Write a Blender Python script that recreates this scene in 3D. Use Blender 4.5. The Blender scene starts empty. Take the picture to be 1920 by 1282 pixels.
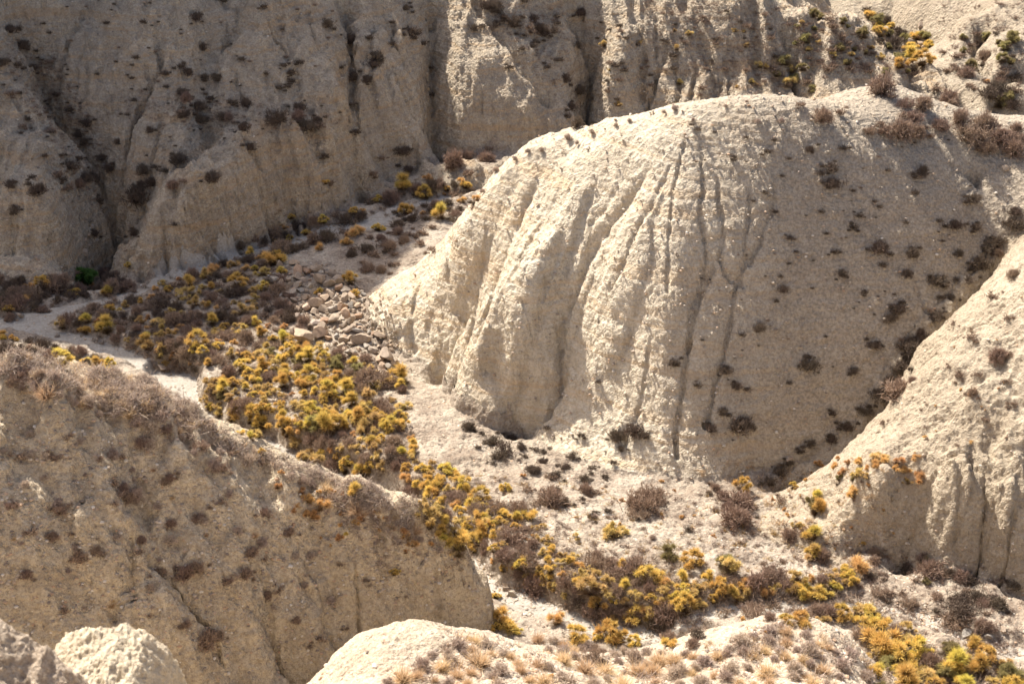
import bpy, math, random, time
import numpy as np
from mathutils import Vector
T0 = time.time()
scn = bpy.context.scene
COL = scn.collection

# ------------------------------------------------------------------ camera, sky, sun, exposure
PITCH = math.radians(27.0)
CAMZ = 38.0
FPX = 1920 * 50.0 / 36.0            # focal length in pixels of the photograph
cd = bpy.data.cameras.new('camera')
cam = bpy.data.objects.new('camera', cd)
COL.objects.link(cam)
cam.location = (0, 0, CAMZ)
cam.rotation_euler = (math.pi / 2 - PITCH, 0, 0)
cd.lens = 50.0
cd.sensor_width = 36.0
cd.clip_end = 2000
cd.dof.use_dof = True
cd.dof.focus_distance = 76.0
cd.dof.aperture_fstop = 1.6
scn.camera = cam

SUN_AZ = math.radians(38)            # to the left of the view direction
SUN_EL = math.radians(48)
world = bpy.data.worlds.new("World")
scn.world = world
world.use_nodes = True
wn = world.node_tree
bg = wn.nodes['Background']
sky = wn.nodes.new('ShaderNodeTexSky')
sky.sky_type = 'NISHITA'
sky.sun_disc = False
sky.sun_elevation = SUN_EL
sky.sun_rotation = -SUN_AZ
sky.dust_density = 4.0
sky.air_density = 0.7
sky.ozone_density = 0.5
wn.links.new(sky.outputs[0], bg.inputs[0])
bg.inputs[1].default_value = 0.11
sd = bpy.data.lights.new('sun', 'SUN')
sd.energy = 5.0
sd.angle = math.radians(0.53)
sd.color = (1.0, 0.93, 0.82)
sun = bpy.data.objects.new('sun', sd)
COL.objects.link(sun)
L = Vector((-math.sin(SUN_AZ) * math.cos(SUN_EL), math.cos(SUN_AZ) * math.cos(SUN_EL), math.sin(SUN_EL)))
sun.rotation_euler = L.to_track_quat('Z', 'Y').to_euler()
scn.view_settings.view_transform = 'Standard'
scn.view_settings.look = 'None'
scn.view_settings.exposure = 0.97
scn.view_settings.gamma = 1.0
scn.cycles.max_bounces = 5
scn.cycles.diffuse_bounces = 3
scn.cycles.transmission_bounces = 2

# ------------------------------------------------------------------ numbers
rng = np.random.default_rng(7)
cP, sP = math.cos(PITCH), math.sin(PITCH)

def ray(px, py):
    a = (np.asarray(px, float) - 960) / FPX
    b = (641 - np.asarray(py, float)) / FPX
    return a, cP + sP * b, -sP + cP * b

def Wz(px, py, z):                    # point of the place at height z
    dx, dy, dz = ray(px, py)
    t = (z - CAMZ) / dz
    return (float(dx * t), float(dy * t), float(z))

def Wd(px, py, d):                    # point of the place at ground distance d
    dx, dy, dz = ray(px, py)
    t = d / dy
    return (float(dx * t), float(d), float(CAMZ + dz * t))

_P = np.random.default_rng(3).permutation(256)
_P = np.concatenate([_P, _P, _P])
_G = np.random.default_rng(4).uniform(0, 2 * np.pi, 512)
_GX, _GY = np.cos(_G), np.sin(_G)

def perlin(x, y):
    xi = np.floor(x).astype(np.int64); yi = np.floor(y).astype(np.int64)
    xf = x - xi; yf = y - yi
    u = xf * xf * xf * (xf * (xf * 6 - 15) + 10)
    v = yf * yf * yf * (yf * (yf * 6 - 15) + 10)
    xi &= 255; yi &= 255
    def g(ix, iy, fx, fy):
        h = _P[_P[ix] + iy]
        return _GX[h] * fx + _GY[h] * fy
    a = g(xi, yi, xf, yf); b = g(xi + 1, yi, xf - 1, yf)
    c = g(xi, yi + 1, xf, yf - 1); d = g(xi + 1, yi + 1, xf - 1, yf - 1)
    p = a + u * (b - a); q = c + u * (d - c)
    return (p + v * (q - p)) * 1.5

def fbm(x, y, o=4, g=0.5):
    s = 0; a = 1; n = 0
    for i in range(o):
        s = s + a * perlin(x * 2 ** i + 17.3 * i, y * 2 ** i - 9.1 * i); n += a; a *= g
    return s / n

def ridged(x, y, o=3):
    s = 0; a = 1; n = 0
    for i in range(o):
        s = s + a * (1 - np.abs(perlin(x * 2 ** i + 5.7 * i, y * 2 ** i + 3.3 * i)) * 2); n += a; a *= .5
    return s / n

def sstep(a, b, x):
    t = np.clip((x - a) / (b - a), 0, 1)
    return t * t * (3 - 2 * t)

class TPS:
    """smooth surface through given points, falling away outside their hull"""
    def __init__(self, pts, fall=1.5, lam=0.02, margin=0.0):
        P = np.array(pts, float)
        n = len(P); self.xy = P[:, :2]; self.fall = fall; self.margin = margin
        K = self.k(((self.xy[:, None] - self.xy[None]) ** 2).sum(-1)) + lam * np.eye(n)
        A = np.zeros((n + 3, n + 3)); A[:n, :n] = K
        A[:n, n] = 1; A[:n, n + 1:] = self.xy; A[n, :n] = 1; A[n + 1:, :n] = self.xy.T
        b = np.zeros(n + 3); b[:n] = P[:, 2]
        self.w = np.linalg.solve(A, b)
        p = sorted(map(tuple, self.xy)); h = []
        for seq in (p, p[::-1]):
            s = []
            for q in seq:
                while len(s) > 1 and (s[-1][0] - s[-2][0]) * (q[1] - s[-2][1]) - (s[-1][1] - s[-2][1]) * (q[0] - s[-2][0]) <= 0:
                    s.pop()
                s.append(q)
            h += s[:-1]
        self.hull = np.array(h)
    @staticmethod
    def k(r2):
        return 0.5 * r2 * np.log(r2 + 1e-9)
    def __call__(self, x, y):
        n = len(self.xy)
        z = self.w[n] + self.w[n + 1] * x + self.w[n + 2] * y
        for i in range(n):
            z = z + self.w[i] * self.k((x - self.xy[i, 0]) ** 2 + (y - self.xy[i, 1]) ** 2)
        out = np.full(x.shape, -1e9)
        H = self.hull
        for i in range(len(H)):
            a, b = H[i], H[(i + 1) % len(H)]
            e = b - a; l = np.hypot(*e)
            out = np.maximum(out, ((x - a[0]) * e[1] - (y - a[1]) * e[0]) / l)
        return z - self.fall * np.maximum(out - self.margin, 0)

def pts_z(s): return [Wz(*p) for p in s]
def pts_d(s): return [Wd(*p) for p in s]

# ------------------------------------------------------------------ the hills: control points (photo x, photo y, height) or (…, distance)
CREST = [(690, 560, 1.6), (745, 520, 3.2), (800, 488, 4.8), (850, 440, 6.8), (900, 370, 9.2), (950, 312, 11.4), (1040, 272, 12.9),
         (1130, 249, 14.0), (1200, 228, 14.9), (1300, 212, 15.7), (1420, 202, 16.2), (1500, 210, 16.0), (1545, 230, 15.5),
         (1620, 240, 15.2), (1700, 243, 14.8), (1780, 238, 14.6), (1850, 232, 14.4), (1920, 222, 14.2)]
FOOT = [(688, 640, 0.9), (745, 668, 0.9), (830, 705, 0.8), (850, 750, 0.8), (915, 778, 0.8), (975, 800, 1.0), (1040, 850, 1.0),
        (1130, 885, 1.0), (1240, 905, 1.0), (1350, 918, 0.9), (1430, 918, 0.5), (1550, 845, 2.0), (1650, 755, 4.2), (1700, 655, 6.6),
        (1800, 555, 8.4), (1880, 445, 10.4), (1950, 390, 11.8)]
# photo column: (fraction of the way from foot to crest in the picture, swelling above a straight slope)
FACE = {740: [(.35, .5), (.7, .3)], 800: [(.3, .5), (.65, .5)], 850: [(.25, 1.2), (.5, .1), (.8, .7)], 900: [(.1, 1.5), (.35, 1.8), (.58, .1), (.8, .9)],
        950: [(.08, 1.0), (.3, 2.0), (.5, 1.6), (.75, 1.2)], 1010: [(.1, .1), (.35, 1.5), (.6, 1.5), (.85, .6)],
        1060: [(.15, -.7), (.35, -.1), (.6, .9), (.85, 1.1)], 1120: [(.15, -.9), (.35, -.1), (.55, .9), (.8, .8)], 1190: [(.15, -.5), (.4, .6), (.7, 1.2)], 1235: [(.2, .2), (.5, 1.2), (.75, 1.4)],
        1300: [(.2, .1), (.4, .6), (.6, .9), (.85, .7)], 1390: [(.2, .1), (.45, .45), (.7, .6), (.9, .4)],
        1500: [(.25, .2), (.5, .5), (.8, .5)], 1620: [(.25, .4), (.5, .7), (.8, .7)], 1720: [(.3, .2), (.65, .5)], 1820: [(.3, .0), (.65, .3)]}

def facept(px, f, bulge):
    def at(P):
        P = np.array(P, float); y = np.interp(px, P[:, 0], P[:, 1]); z = np.interp(px, P[:, 0], P[:, 2])
        return y, Wz(px, y, z)
    y0, a = at(FOOT); y1, b = at(CREST)
    py = y0 + (y1 - y0) * f
    dx, dy, dz = ray(px, py); T = -dz / dy
    s = (b[2] - a[2]) / (b[1] - a[1])
    d = (CAMZ - a[2] - bulge + s * a[1]) / (s + T)
    return Wd(px, py, d)

central = TPS(pts_z(CREST + FOOT + [(2050, 215, 14),
    # mound behind the crest
    (1560, 186, 15.7), (1620, 160, 15.4), (1690, 162, 15.1), (1760, 190, 14.4),
    ])
    + [facept(px, f, bu) for px, row in FACE.items() for f, bu in row]
    + [(p[0] + .8, p[1] + 5.0, p[2] - 2.2) for p in map(lambda q: Wz(*q), CREST[3:11])]
    # far side of the ridge (out of sight)
    + [(-9, 82, -1), (-4, 82, 0), (0, 82, 2), (5, 83, 3.0), (10, 84, 4), (16, 88, 5), (22, 88, 5), (30, 86, 6), (38, 84, 9), (40, 74, 14),
       (36, 66, 13)], fall=2.0)

right = TPS(pts_z([
    (1430, 905, 0.9), (1550, 832, 2.4), (1650, 742, 4.7), (1700, 642, 7.1), (1800, 540, 9.0), (1880, 430, 11.0), (1950, 375, 12.3),
    (1430, 1000, 1.2), (1560, 930, 2.6), (1600, 860, 4.0), (1700, 800, 5.8), (1740, 700, 7.6), (1840, 620, 9.6), (1920, 520, 11.6),
    (1650, 950, 3.4), (1560, 1000, 1.8), (1600, 1070, 1.0), (1500, 1040, 1.0), (2050, 500, 14), (2150, 350, 15), (1720, 1090, 1.0)])
    + pts_d([(1920, 640, 55), (1850, 720, 54), (1780, 800, 53.5), (1850, 830, 52.4), (1920, 760, 52.8), (1920, 860, 51.2), (1700, 880, 53), (1740, 850, 53),
    (1760, 880, 52.4), (1730, 960, 51.9), (1700, 1030, 51.4), (1640, 1020, 52), (1800, 920, 51.5), (1780, 1000, 50.9), (1800, 1060, 50.2), (1860, 960, 50.7),
    (1850, 1050, 50.0), (1900, 1000, 50), (1930, 1060, 49.3), (1900, 1110, 48.6), (1920, 940, 50.6), (1980, 1130, 48), (2100, 800, 51.5), (2100, 1000, 49)]), fall=1.6)

left = TPS(pts_z([
    # crest
    (-150, 690, 14.2), (0, 722, 13.0), (130, 762, 12.2), (270, 803, 11.0), (430, 852, 9.2), (520, 885, 8.4), (600, 922, 7.5),
    (680, 962, 6.6), (750, 1005, 5.6), (845, 1078, 3.9), (890, 1140, 2.4), (910, 1195, 1.0),
    # overgrown back
    (-150, 640, 8.5), (0, 672, 7.0), (100, 680, 6.0), (200, 702, 3.8), (280, 726, 1.9), (330, 760, .7), (375, 815, 0.5), (470, 842, 0.9), (560, 888, 0.8),
    (660, 935, 0.7), (790, 1010, 0.8), (880, 1085, 0.8), (920, 1140, 0.7), (100, 712, 9.8),
    # shaded face
    (0, 880, 10.9), (0, 1050, 8.6), (0, 1180, 6.6), (150, 900, 9.9), (150, 1060, 7.6), (150, 1200, 5.4), (300, 950, 8.4), (300, 1100, 6.3),
    (300, 1230, 4.4), (450, 1000, 6.9), (450, 1140, 4.8), (430, 1282, 2.9), (600, 1040, 5.5), (600, 1160, 3.6), (570, 1282, 1.6),
    (740, 1080, 4.2), (720, 1170, 2.4), (820, 1130, 2.7), (860, 1180, 1.4), (-150, 1000, 10)])
    + [(-13.5, 54.5, 4.3), (-16.5, 56, 5.8), (-20, 56.5, 7.6), (-10, 54, 3.6), (-7.8, 53, 3.0), (-5.3, 51, 3.0), (-12, 58.5, 2.0), (-9, 57, 1.6), (-14, 39.5, 2.0), (-24, 38.5, 5.6), (-8, 40.5, 0.6), (-30, 72, 0), (-42, 70, 1), (-50, 50, 17), (-50, 60, 10)], fall=1.8)

near = TPS(pts_z([
    # middle mound
    (790, 1162, 12.4), (700, 1180, 12.2), (640, 1214, 12.0), (605, 1275, 11.6), (880, 1180, 12.0), (970, 1208, 11.6), (1060, 1240, 11.0), (1150, 1262, 10.4),
    (1240, 1258, 10.2),
    # right mound
    (1300, 1212, 10.4), (1400, 1172, 10.6), (1500, 1158, 10.6), (1570, 1176, 10.2), (1620, 1222, 9.4), (1660, 1280, 8.6),
    (800, 1282, 12.9), (1000, 1290, 12.4), (1450, 1262, 11.0), (1300, 1290, 11.2)])
    + [(-12, 24.5, 13.5), (0, 25, 15), (9, 27.5, 13.4), (-5, 41.5, 2), (0, 42, 1), (6, 42, 0.4), (12, 43, 0), (17, 40, 2), (17, 30, 9), (-9, 38, 2),
       (-14, 34, 5), (0, 17, 21.5), (9, 17, 21), (-9, 17, 21), (0, 5, 33), (0, -3, 36.3), (14, 3, 34), (-14, 3, 34), (26, 24, 12), (22, 8, 30), (-22, 10, 28),
       (-22, 24, 14), (-30, 34, 7), (-6, 33.5, 8.2), (-8.5, 31.5, 10.0), (-9.5, 34, 6)], fall=1.2)

back = TPS(pts_d([
    # left buttress
    (-200, 530, 82), (0, 517, 82.2), (130, 512, 82.6), (0, 430, 83.3), (110, 430, 83.6), (0, 380, 86), (120, 380, 86.5), (0, 250, 89.5), (90, 260, 90.5),
    (150, 350, 88.2), (0, 100, 94), (30, 150, 93), (-200, 250, 89), (-200, 0, 99),
    # around the great gully
    (100, 60, 99), (160, 170, 95.5), (200, 300, 91), (190, 400, 88.2), (175, 480, 84.2),
    (50, 0, 99.5),
    # main slope, terrace edge and the bank under it
    (255, 522, 82), (320, 500, 83.2), (400, 478, 85), (500, 440, 88.5), (580, 415, 91), (640, 400, 93),
    (265, 470, 83), (330, 430, 84), (400, 380, 86), (440, 335, 88.3), (480, 295, 90.6), (560, 265, 92.8), (620, 235, 94.6), (655, 170, 98.5),
    (540, 380, 91.2), (600, 330, 93.8), (640, 330, 95),
    (280, 380, 86.5), (350, 320, 89.5), (420, 260, 92.8), (500, 220, 95), (580, 200, 97), (250, 250, 91.8), (350, 200, 94.6), (480, 130, 98.5), (600, 100, 101),
    (200, 120, 97), (300, 60, 99), (450, 20, 102.5), (600, 0, 105), (200, 0, 101),
    # middle
    (700, 380, 95.5), (760, 330, 99.5), (700, 300, 99), (735, 200, 103), (690, 150, 102), (740, 80, 107.5), (740, 0, 111), (660, 0, 107),
    (800, 300, 102.5),
    # block
    (826, 272, 104.6), (870, 280, 104.2), (930, 280, 104.3), (1000, 274, 104.8), (1035, 250, 106), (860, 230, 104.9), (930, 225, 104.9), (1000, 225, 105.3),
    (860, 150, 106.8), (930, 150, 106.6), (1010, 150, 107.8), (930, 70, 110), (870, 60, 110.5), (930, 0, 113.5), (1040, 120, 110.5), (1060, 40, 114.5),
    (1070, 200, 108.5), (850, 300, 101.5), (960, 300, 101.5), (780, 330, 98),
    # right of the second great gully
    (1130, 230, 109.5), (1130, 130, 112), (1150, 40, 115.5), (1230, 180, 111), (1250, 60, 115), (1350, 130, 112.5), (1350, 0, 117), (1450, 160, 111.5),
    (1130, 290, 107), (1300, 250, 107), (1450, 250, 105),
    # lit spur
    (1400, -30, 118), (1470, 15, 117), (1560, 50, 115.5), (1620, 90, 114), (1680, 130, 112), (1720, 175, 109.5), (1500, 120, 113), (1600, 160, 111), (1650, 230, 106)])
    + [(22, 122, 9), (31, 121, 7.2), (36, 118, 4), (26, 127, 4.0), (34, 125, 2.4), (18, 130, 12), (30, 135, 3), (38, 108, 1.5),
       (-50, 106, 17), (-50, 116, 24), (-25, 112, 17), (-25, 120, 24), (-8, 118, 17), (-8, 130, 24), (6, 123, 15), (8, 136, 22), (16, 136, 16), (20, 150, 20),
       (-50, 140, 34), (-10, 155, 30), (12, 160, 24), (-72, 100, 16), (-72, 140, 36), (-72, 84, 4)], fall=0.6, lam=0.05)

SHADOW_OUTLINE = np.array([(-140, 110), (-57, 106), (-46, 105.5), (-40, 110), (-35.5, 113), (-33, 120), (-31, 132), (-28, 150), (-28, 210), (-140, 210)], float)  # outline of the added shadow caster, laid out from the wanted shadow edge
def mountain(x, y):
    """unseen added tableland, shaped to throw the shadow over the left of the valley"""
    d = pathdist(x, y, np.vstack([SHADOW_OUTLINE, SHADOW_OUTLINE[:1]]))[0]
    ins = np.zeros(x.shape, bool); j = len(SHADOW_OUTLINE) - 1
    for i in range(len(SHADOW_OUTLINE)):
        (xi, yi), (xj, yj) = SHADOW_OUTLINE[i], SHADOW_OUTLINE[j]
        ins ^= ((yi > y) != (yj > y)) & (x < (xj - xi) * (y - yi) / (yj - yi + 1e-12) + xi)
        j = i
    return 50 - 7.0 * np.where(ins, 0, d + .8 * perlin(x * .25, y * .25))

far = TPS(pts_d([
    # right-hand banks beyond the saddle
    (1770, 150, 113), (1800, 100, 117), (1850, 60, 121), (1800, 40, 126), (1780, 75, 127), (1850, 170, 109), (1880, 120, 114), (1920, 160, 110), (1920, 60, 119), (1870, 0, 127),
    (1920, 0, 124), (1850, 20, 127), (2000, 100, 114), (2000, 0, 122), (1905, 200, 106)])
    + [(46, 100, 1), (60, 100, 9), (60, 130, 20), (38, 150, 9), (30, 160, 10), (60, 160, 30), (42, 135, 8), (41, 112, 2.5)], fall=1.2)

FLOORS = [  # wash beds: pixel path, half width, bed height
    ([(-250, 650), (-60, 618), (40, 600), (120, 580), (200, 556), (300, 527), (400, 492), (500, 462), (600, 436), (690, 425), (760, 385), (900, 350)], 1.1, 0.75),
    ([(20, 606), (100, 628), (200, 656), (290, 690), (325, 712)], .75, 0.6),
    ([(318, 706), (340, 730), (362, 778), (400, 806), (470, 830), (530, 858), (600, 892), (640, 905), (700, 930), (750, 965), (800, 1000),
      (850, 1050), (910, 1110), (980, 1135), (1060, 1168), (1140, 1190), (1240, 1205), (1290, 1215)], 1.0, 0.0),
    ([(1290, 1160), (1400, 1140), (1560, 1135), (1700, 1155), (1760, 1180), (1830, 1215), (1960, 1260)], 0.5, 0.75),
    ([(1735, 40), (1745, 80), (1740, 130), (1760, 165), (1850, 195)], 1.0, 2.0),
]
CUTS = [  # gullies: pixel path, (width, depth) at its start and end, hill
    # central hill
    ([(1235, 290), (1190, 350), (1140, 420), (1085, 500), (1060, 570), (1050, 640), (1058, 690), (1030, 740), (960, 795)], .35, .4, .9, 1.7),
    ([(1015, 320), (985, 375), (950, 445), (930, 490), (905, 560), (870, 610), (835, 650), (822, 690)], .4, .5, 1.2, 2.2),
    ([(1285, 262), (1272, 330), (1262, 400), (1255, 470), (1250, 560)], .14, .3, .14, .3),
    ([(1310, 265), (1312, 340), (1318, 430), (1318, 520), (1305, 580), (1288, 650), (1275, 760), (1270, 850)], .12, .28, .18, .6),
    ([(1345, 320), (1355, 420), (1352, 480), (1375, 520), (1398, 540)], .12, .25, .15, .4),
    ([(1405, 330), (1405, 400), (1400, 470), (1385, 530), (1370, 590), (1355, 680), (1320, 790)], .12, .28, .2, .6),
    ([(1448, 330), (1445, 400), (1425, 450), (1402, 490)], .12, .25, .16, .45),
    ([(1352, 480), (1330, 520), (1300, 560), (1290, 640)], .12, .25, .15, .45),
    ([(1225, 650), (1200, 760), (1175, 830)], .15, .3, .18, .4),
    ([(1120, 330), (1085, 430), (1060, 500)], .3, .2, .3, .35),
    ([(1180, 290), (1160, 340), (1110, 410)], .25, .15, .3, .3),
    ([(1262, 300), (1225, 380), (1190, 450), (1145, 560)], .15, .2, .25, .55),
    ([(1060, 330), (1000, 450), (960, 540), (925, 620), (885, 700)], .18, .15, .25, .5),
    ([(1145, 420), (1130, 480), (1095, 560), (1070, 640)], .15, .2, .2, .35),
    ([(905, 560), (930, 590), (915, 640), (890, 680)], .15, .2, .2, .4),
    ([(835, 480), (845, 530), (880, 570)], .3, .6, .5, 1.2),
    ([(700, 600), (720, 640)], .4, .5, .4, .6), ([(760, 570), (772, 640)], .4, .4, .5, .7), ([(800, 590), (820, 650)], .3, .4, .4, .6),
    ([(1120, 600), (1150, 612), (1180, 622)], .3, .4, .3, .5),
    ([(1430, 912), (1560, 838), (1650, 748), (1700, 648), (1800, 548), (1880, 438), (1960, 382)], .9, 1.7, 1.1, 2.6),
    ([(1830, 310), (1835, 330)], .8, 1.4, .6, .6),
    # right slope
    ([(1920, 640), (1860, 690), (1780, 770), (1700, 830), (1640, 870)], .6, .35, .5, .2),
    ([(1765, 860), (1745, 930), (1720, 1010), (1690, 1060)], .8, .5, 1.0, .6),
    ([(1870, 940), (1850, 1010), (1850, 1060), (1910, 1110)], .5, .4, .6, .6),
    ([(1820, 930), (1790, 980), (1760, 1020)], .5, .25, .5, .3),
    # left foreground face
    ([(260, 1040), (245, 1100), (215, 1150)], .3, .6, .5, 1.0),
    ([(480, 1080), (495, 1150), (530, 1220), (570, 1282)], .5, .7, .9, 2.2),
    ([(560, 1080), (600, 1150), (650, 1190)], .4, .3, .4, .3),
    ([(760, 1050), (800, 1100), (830, 1150)], .4, .2, .4, .3),
    ([(380, 900), (360, 1000), (330, 1100)], .5, .12, .4, .15),
    # back wall
    ([(40, -30), (72, 90), (115, 165), (170, 215), (192, 280), (205, 340), (200, 400), (172, 440), (158, 500)], 2.2, 4.2, 2.0, 5.2),
    ([(160, 0), (120, 60), (88, 115)], 0.53, 0.77, 0.53, 0.77),
    ([(455, 15), (440, 60), (410, 110), (400, 150)], 0.39, 0.63, 0.39, 0.26),
    ([(268, 520), (262, 470), (285, 430)], 0.92, 2.04, 0.66, 0.51),
    ([(490, 360), (500, 400), (520, 430)], 0.79, 1.27, 1.06, 2.29),
    ([(478, 293), (474, 315)], 1.06, 2.29, 0.53, 0.77),
    ([(645, -30), (655, 60), (650, 120), (662, 180), (662, 240), (672, 300)], 1.32, 2.04, 1.45, 3.06),
    ([(805, -30), (808, 60), (806, 130), (812, 200), (818, 262)], 1.18, 2.55, 1.18, 3.82),
    ([(1070, -30), (1112, 60), (1105, 120), (1098, 185)], 1.98, 3.82, 2.12, 5.10),
    ([(880, -20), (930, 50), (985, 120), (1025, 170)], 1.06, 0.89, 1.06, 1.02),
    ([(1190, 30), (1210, 90), (1205, 180)], 0.39, 0.63, 0.53, 0.77),
    ([(720, 20), (735, 90), (728, 160), (740, 230)], .6, .5, .6, .6),
    ([(560, 10), (545, 80), (560, 170), (600, 230)], .7, .4, .9, .5),
    ([(340, 60), (345, 150), (380, 230), (400, 290)], .6, .5, .9, .5),
    ([(905, 165), (903, 200)], .2, .3, .2, .5),
    ([(380, 400), (392, 440), (400, 470)], .4, .6, .5, .9), ([(440, 360), (450, 400), (462, 440)], .4, .6, .5, .9), ([(330, 450), (340, 480)], .4, .6, .5, .7),
    ([(560, 300), (575, 340), (570, 390)], .5, .6, .6, .8), ([(610, 270), (620, 320), (625, 370)], .5, .6, .6, .8),
    ([(30, 440), (32, 500)], .3, .5, .3, .7), ([(75, 430), (72, 500)], .3, .4, .3, .6),
    ([(1300, 20), (1330, 90), (1340, 170)], .6, .4, .7, .5), ([(1400, 10), (1420, 80), (1430, 160)], .6, .4, .7, .5),
    ([(1650, -10), (1690, 60), (1712, 110), (1722, 160)], 1.5, 2.0, 1.7, 2.4),
    ([(1470, 40), (1490, 90), (1500, 150)], 1.06, 1.02, 1.32, 2.04),
    ([(1850, 40), (1830, 70), (1850, 110)], 1.32, 2.04, 1.32, 2.29),
    ([(1860, 175), (1890, 190), (1930, 195)], 1.15, 1.50, 1.38, 1.80),
]
NAMES = ['valley_floor', 'hill_central', 'hillside_right', 'hill_left', 'hillside_near', 'cliff', 'hill_far', 'mountain', 'stream_bed']
HILLS = [None, central, right, left, near, back, far, mountain]

def pathdist(x, y, P):
    """distance to a polyline and the fraction along it"""
    P = np.asarray(P, float)[:, :2]
    seg = np.hypot(*(P[1:] - P[:-1]).T); cum = np.concatenate([[0], np.cumsum(seg)])
    D = np.full(x.shape, 1e9); S = np.zeros(x.shape)
    for i in range(len(seg)):
        ex, ey = (P[i + 1] - P[i]) / max(seg[i], 1e-6)
        t = np.clip((x - P[i, 0]) * ex + (y - P[i, 1]) * ey, 0, seg[i])
        d = np.hypot(x - P[i, 0] - ex * t, y - P[i, 1] - ey * t)
        m = d < D
        D = np.where(m, d, D); S = np.where(m, (cum[i] + t) / cum[-1], S)
    return D, S

floor_paths = [([Wz(a, b, h) for a, b in p], w, h) for p, w, h in FLOORS]

BED = [None]
def block(x, y):
    """bluff with a near-vertical face standing out of the cliff"""
    cx, hw = -1.2, 4.7
    u = (x - cx) / hw; v = (y - 113.2) / 8.6
    q = (np.abs(u) ** 3.2 + np.abs(v) ** 3.2 + 1e-9) ** (1 / 3.2)
    ins = (1 - q) * 5.2 + .25 * perlin(x * .5, y * .5)
    face = 1.0 + 4.2 * ins
    top = 5.4 + .74 * (y - 106) - .10 * np.maximum(np.abs(x - cx) - 2.5, 0) ** 2
    return np.where(ins > -1.5, face + top - np.sqrt((face - top) ** 2 + 1.0), -40) * .5 + np.where(ins > -1.5, 0, -5)

def stack(x, y):
    """heights of every landform"""
    fl = 1.05 + 0.28 * fbm(x * .16, y * .16, 3) + 0.16 * ridged(x * .5, y * .5, 2)
    rise = .04 * np.maximum(x - 12, 0) * sstep(64, 50, y)
    fl = fl + rise + 1.6 * sstep(98, 118, y) * sstep(20, 30, x)
    wob = 0.35 * perlin(x * .45, y * .45) + .12 * perlin(x * 1.9, y * 1.9)
    bedm = np.zeros(x.shape, bool)
    for P, w, h in floor_paths:
        q = np.array(P)
        m = (x > q[:, 0].min() - 4) & (x < q[:, 0].max() + 4) & (y > q[:, 1].min() - 4) & (y < q[:, 1].max() + 4)
        d = np.full(x.shape, 9.0)
        if m.any(): d[m] = pathdist(x[m], y[m], P)[0]
        t = sstep(w - .12, w + .5, d + wob)
        bed = h + rise + .05 * perlin(x * .7, y * .7) + .03 * ridged(x * .6 + y * .9, y * 2.2, 2)
        fl = bed + (fl - bed) * t
        bedm |= d + wob < w - .08
    hs = [fl]
    BED[0] = bedm
    for k, H in enumerate(HILLS[1:]):
        h = H(x, y)
        hs.append(np.maximum(h, block(x, y)) if H is back else h)
    return hs

CRW = [Wz(*q) for q in CREST]
def rough(x, y, hs):
    """relief of each landform at the scale of metres"""
    c, r, l, n, b, f, mt = hs[1:]
    # central hill: flutes fan out from the crest
    sx, sy, _ = Wz(1270, 250, 15.5)
    ang = np.arctan2(y - sy - 6, x - sx + 2); rad = np.hypot(x - sx, y - sy)
    lit = sstep(10.5, 3, x)
    crest_d = pathdist(x, y, CRW)[0]
    warp = 4.0 * perlin(x * .22, y * .22) + 1.2 * perlin(x * .8, y * .8)
    fl = ridged((ang + .02 * warp) * 9, rad * .035 + 3, 3) - .45
    fl2 = ridged((ang + .012 * warp) * 24, rad * .09, 2) - .45
    c = c + lit * (.16 * fl + .05 * fl2 * (1 + 1.5 * perlin(x * .5, y * .5))) * sstep(1.0, 4.5, c) * sstep(.6, 5, crest_d) + .40 * fbm(x * .5, y * .5, 3) * (.3 + .7 * lit) + (1 - lit) * (.08 * (ridged(ang * 8, rad * .03, 2) - .5) + .12*fbm(x*.3,y*.3,2))
    u = (x * .6 + y * .8)
    r = r + .35 * (ridged(u * .32, (x - y) * .05, 3) - .5) + .16 * fbm(x * .8, y * .8, 4) + sstep(16, 19, x) * sstep(53.5, 51.5, y) * (1.0 * (ridged(x * .45 + .3 * perlin(x * .4, y * .4), y * .2, 3) - .5) + .35 * fbm(x, y, 2))
    v = x * .75 + y * .35
    l = l + 1.25 * (ridged(v * .33 + .2 * perlin(x * .3, y * .3), y * .08, 3) - .5) * sstep(50, 46, y + .05 * x) + 1.0 * fbm(x * .5, y * .5, 3) * sstep(52, 47, y)
    n = n + .18 * fbm(x * .8, y * .8, 4) + .22 * fbm(x * .25, y * .25, 2)
    b = b + 1.5 * (ridged(x * .22 + .3 * perlin(x * .2, y * .2), y * .06, 4) - .5) + .8 * fbm(x * .35, y * .35, 3)
    f = f + .6 * (ridged(x * .3, y * .12, 3) - .5) + .3 * fbm(x * .5, y * .5, 4)
    return [hs[0], c, r, l, n, b, f, mt]

def compose(x, y):
    hs = stack(x, y)
    ok = [h > np.maximum.reduce(hs) - 3 for h in hs]
    hs = rough(x, y, hs)
    A = np.stack(hs)
    i = A.argmax(0)
    return A.max(0), np.where((i == 0) & BED[0], 8, i)

def march(pxs, pys, fn, n=700):
    """where the sight lines through the given pixels first meet the ground"""
    dx, dy, dz = ray(np.array(pxs, float), np.array(pys, float))
    ts = np.geomspace(14, 175, n)
    X = dx[:, None] * ts; Y = dy[:, None] * ts; Z = CAMZ + dz[:, None] * ts
    H = fn(X.ravel(), Y.ravel()).reshape(X.shape)
    below = Z < H
    i = np.argmax(below, 1); i[~below.any(1)] = n - 1; i = np.maximum(i, 1)
    k = np.arange(len(i))
    a = (Z - H)[k, i - 1]; b = (H - Z)[k, i]
    f = np.clip(a / np.maximum(a + b, 1e-6), 0, 1)
    t = ts[i - 1] + f * (ts[i] - ts[i - 1])
    return np.stack([dx * t, dy * t, CAMZ + dz * t], 1), below.any(1)

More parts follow.
